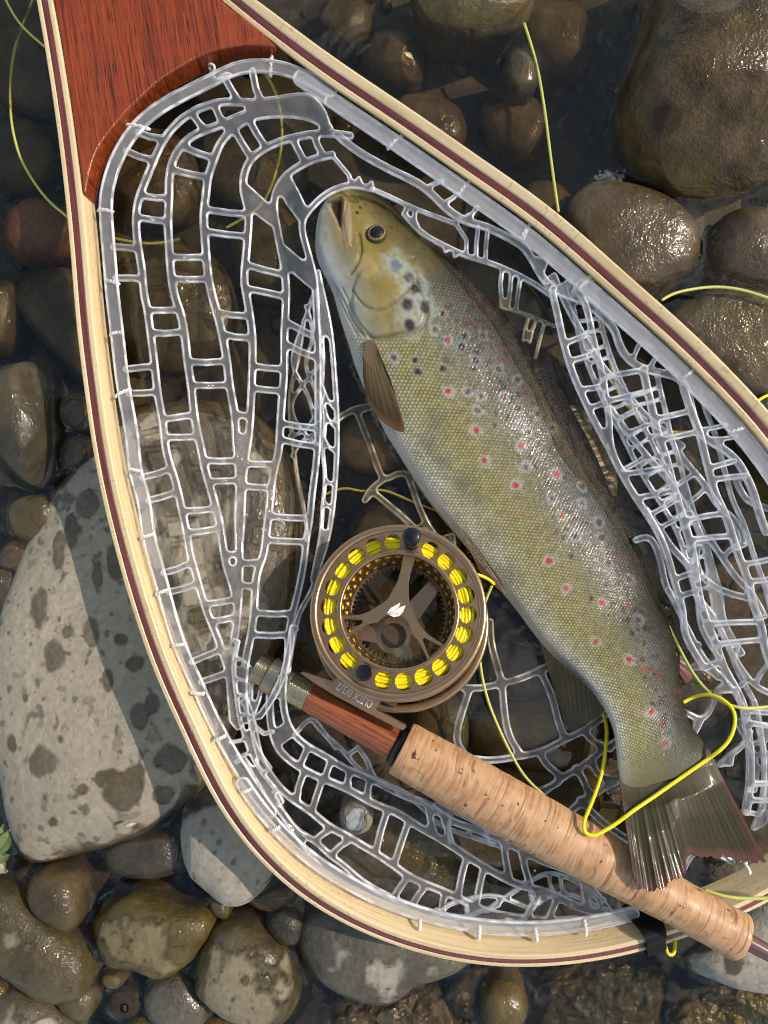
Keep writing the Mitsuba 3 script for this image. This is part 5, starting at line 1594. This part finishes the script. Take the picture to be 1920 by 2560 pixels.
fly(D('1235,605 1290,577 1370,566 1440,595 1488,650 1490,730 1452,810 1380,872 1280,942 1180,1012 1080,1082 980,1150 900,1210 830,1252 785,1268 748,1256 739,1215 760,1150 800,1050 835,930 850,820 851,720 835,660'), [20, 26, 32, 36, 39, 41, 43, 46, 51, 52.5, 52.5, 53, 56, 58, 58, 57.5, 57, 50, 42, 34, 26, 18, 12], .00092, 'line_yellow', 'bright yellow line looped across the tail fin and cork grip', True)
fly(D('1105,110 1160,220 1220,340 1280,450 1350,540 1430,600 1520,630 1600,632 1700,620'), [0, 4, 10, 16, 22, 30, 34, 32, 30], .00086, 'line_pale', 'pale green line running from the trout back to the right edge')
fly(D('280,20 240,120 215,260 220,400 250,560 300,700 370,850 450,980 540,1068'), [12, 12, 16, 20, 24, 28], .00078, 'line_pale', 'pale green line hanging from the reel down to the cork grip')
fly(F('900,2020 960,2055 1060,2095 1090,2120'), [30, 26, 22], .00085, 'line_yellow', 'short yellow line leaving the right side of the reel')
fly(D('1176,1715 1192,1770 1194,1830 1185,1862 1168,1866 1150,1832 1140,1790'), [30, 38, 42, 44, 42, 38], .00085, 'line_yellow', 'small yellow loop hanging over the hoop beside the black strap')
fly(D('1340,1540 1440,1572 1550,1584 1700,1580'), [44, 46, 46, 46], .00085, 'line_pale', 'pale yellow line over the hoop in the lower right beside the cork grip')
fly(A('190,-60 165,0 112,130 72,260 52,450 60,620 100,780 170,910 250,1010 345,1090'), [0, -1, -1, 2, 8], .00072, 'line_pale', 'pale green line looping in the water left of the hoop')
fly(A('0,-60 30,0 80,90 150,170 240,245'), [2, 1, 4, 10], .00068, 'line_pale', 'short pale green line crossing to the hoop in the upper left corner')
fly(A('560,1190 600,1198 700,1215 800,1215 900,1195'), [-2, -3, -4], .0008, 'line_wet', 'short dull line under water in the left of the net')
fly(A('1280,270 1340,390 1372,450 1400,550 1410,680 1395,800 1360,920 1300,1030 1220,1090 1130,1140'), [6, 2, -2, -3, -3], .0008, 'line_wet', 'dull curved line under water below the handle')
fly(np.array([(1310, 58), (1338, 150), (1362, 280), (1380, 420), (1396, 530)], float), [1, .6, .8, 4], .0008, 'line_pale', 'pale green line end floating on the water at the top')
fly(C('1130,500 1180,472 1270,448 1400,435 1550,455 1700,505'), [12, 10, 6, 6], .0008, 'line_pale', 'pale green line arching from the hoop over the stones to the right edge')
fly(C('1600,1010 1640,985 1700,960'), [10, 6], .0008, 'line_yellow', 'short yellow line at the right edge touching the outside of the hoop')
fly(C('740,440 805,560 838,680 866,800 886,880 920,980 1000,1075 1100,1145 1200,1160 1300,1160'), [4, 2, 1, 1, 2], .0008, 'line_wet', 'dull yellow line under the right side of the net beside the hoop')
fly(F('240,1675 350,1642 430,1655 520,1650 640,1690 800,1752'), [-3, -4, -4], .0007, 'line_wet', 'dull line under water between the net fold and the trout belly')

# ---------------------------------------------------------------- small things
def leaf(px, z, w, label, key, colr, tilt):
    q = spline(U(px, z), n=30)
    k = np.linspace(0, 1, 30)
    wd = w * np.sin(np.pi * np.clip(k, .02, .99) ** .8)
    t = unit(np.gradient(q, axis=0))
    s = unit(np.cross(t, [tilt[0], tilt[1], 1]))
    u = np.linspace(-1, 1, 11)
    v = q[:, None] + s[:, None] * (wd[:, None] * u[None])[..., None]
    v[..., 2] += np.abs(u)[None] * w * .5 + .0006 * (meshkit.noise(v * 700) - .5)
    f = tri(grid_faces(30, 11))
    v = v.reshape(-1, 3)
    v2 = np.vstack([v, v - [0, 0, .0004]])
    f2 = np.vstack([f, f[:, ::-1] + len(v)])
    c = np.array(colr) * (.7 + .6 * meshkit.fbm(v2 * 300, 3))[:, None]
    c[np.tile(np.abs(np.tile(u, 30)) < .12, 2)] *= 1.5
    return mikit.ply((v2, f2), 'leaf', smooth=True, color=np.clip(c, 0, .8))


for s, w, c in (('-10,1840 12,1815 22,1790', .0042, (.14, .19, .06)), ('-14,1838 -2,1862 18,1882', .0046, (.26, .25, .17)), ('-16,1835 2,1808 8,1780', .0035, (.20, .23, .13)), ('-12,1850 8,1850 26,1845', .003, (.12, .15, .06))):
    put('leafy_sprig__leaf', leaf(G(s), [.016][0], w, '', '', c, (.3, .2)))
tag('leafy_sprig', 'small grey green leafy sprig at the left edge beside the pale boulder', 'plant')
put('wood_flake', leaf(np.array([(1012, 132), (1024, 140), (1035, 150)], float), .0007, .0012, '', '', (.55, .42, .28), (0, 0)))
tag('wood_flake', 'tiny tan flake floating on the water near the top', 'leaf')
put('straw', leaf(G('272,1785 285,1780 298,1777'), .0185, .0009, '', '', (.55, .48, .3), (0, 0)))
tag('straw', 'short straw lying on the lower edge of the pale boulder', 'straw')


def bubbles():
    rs = random.Random(2)
    pos = [(1524, 456, .0040)] + [(1524 + 27 * math.cos(a) + rs.uniform(-4, 4), 456 + 24 * math.sin(a) + rs.uniform(-4, 4), rs.uniform(.0007, .0016)) for a in np.arange(0, 6.28, .33)]
    pos += [(1524 + rs.uniform(-36, 40), 456 + rs.uniform(-30, 34), rs.uniform(.0005, .0011)) for _ in range(24)]
    for x, y, r in pos:
        b = trimesh.creation.icosphere(3, r)
        c = U(np.array([x, y]), .0022 if r < .003 else .0012)
        put('foam__bubble', mikit.ply((b.vertices * [1, 1, .75] + c, b.faces), 'bubble_film', smooth=True))
    tag('foam', 'cluster of clear bubbles beside the largest wet boulder', 'bubbles')


bubbles()


# ---------------------------------------------------------------- water: one sheet, rising a little where it wets what stands in it
def water():
    st = .0011
    xs, ys = np.arange(-.255, .2551, st), np.arange(-.335, .3351, st)
    x, y = np.meshgrid(xs, ys, indexing='ij')
    m = np.zeros(x.shape, bool)
    for w in waterlines:
        if w.is_empty:
            continue
        x0, y0, x1, y1 = w.bounds
        i0, i1, j0, j1 = np.searchsorted(xs, x0), np.searchsorted(xs, x1), np.searchsorted(ys, y0), np.searchsorted(ys, y1)
        m[i0:i1, j0:j1] |= shapely.contains_xy(w, x[i0:i1, j0:j1], y[i0:i1, j0:j1])
    d = distance_transform_edt(~m) * st
    p = np.stack([x, y, 0 * x], -1)
    z = .0019 * np.exp(-d / .0024) + .0011 * (meshkit.fbm(p * np.array([30, 38, 1]), 3, 12) - .5) + .0003 * (meshkit.fbm(p * 120, 2, 13) - .5)
    # ripples travelling off the emerging pebble and off the trout's back
    for cx, cy, lam_, amp in ((1300, 195, .006, .00013), (925, 150, .005, .0001)):
        c = U(np.array([cx, cy], float), 0.)
        r = np.hypot(x - c[0], y - c[1])
        z += amp * np.sin(r / lam_ * 6.28) * np.exp(-r / .018)
    z += .0011 * (meshkit.fbm(p * np.array([150, 210, 1]) + 9, 3, 21) - .5) * np.exp(-d / .012)
    edge = np.minimum.reduce([x - xs[0], xs[-1] - x, y - ys[0], ys[-1] - y])
    z *= np.clip(edge / .02, 0, 1)
    z = gaussian_filter(z, .8)
    v = np.stack([x, y, z], -1).reshape(-1, 3)
    f = tri(grid_faces(len(xs), len(ys)))
    if np.cross(v[f[0, 1]] - v[f[0, 0]], v[f[0, 2]] - v[f[0, 0]])[2] < 0:
        f = f[:, ::-1]
    a, b, c_, d_ = xs[0], xs[-1], ys[0], ys[-1]
    o = 40.0
    k = len(v)
    far = np.array([[-o, -o, 0], [o, -o, 0], [o, o, 0], [-o, o, 0], [a, c_, 0], [b, c_, 0], [b, d_, 0], [a, d_, 0]])
    ff_ = np.array([[0, 1, 5], [0, 5, 4], [1, 2, 6], [1, 6, 5], [2, 3, 7], [2, 7, 6], [3, 0, 4], [3, 4, 7]])
    scene['water_surface'] = mikit.ply((np.vstack([v, far]), np.vstack([f, ff_ + k])), 'water', smooth=True)
    tag('water_surface', 'clear shallow river water between the stones', kind='structure')


water()
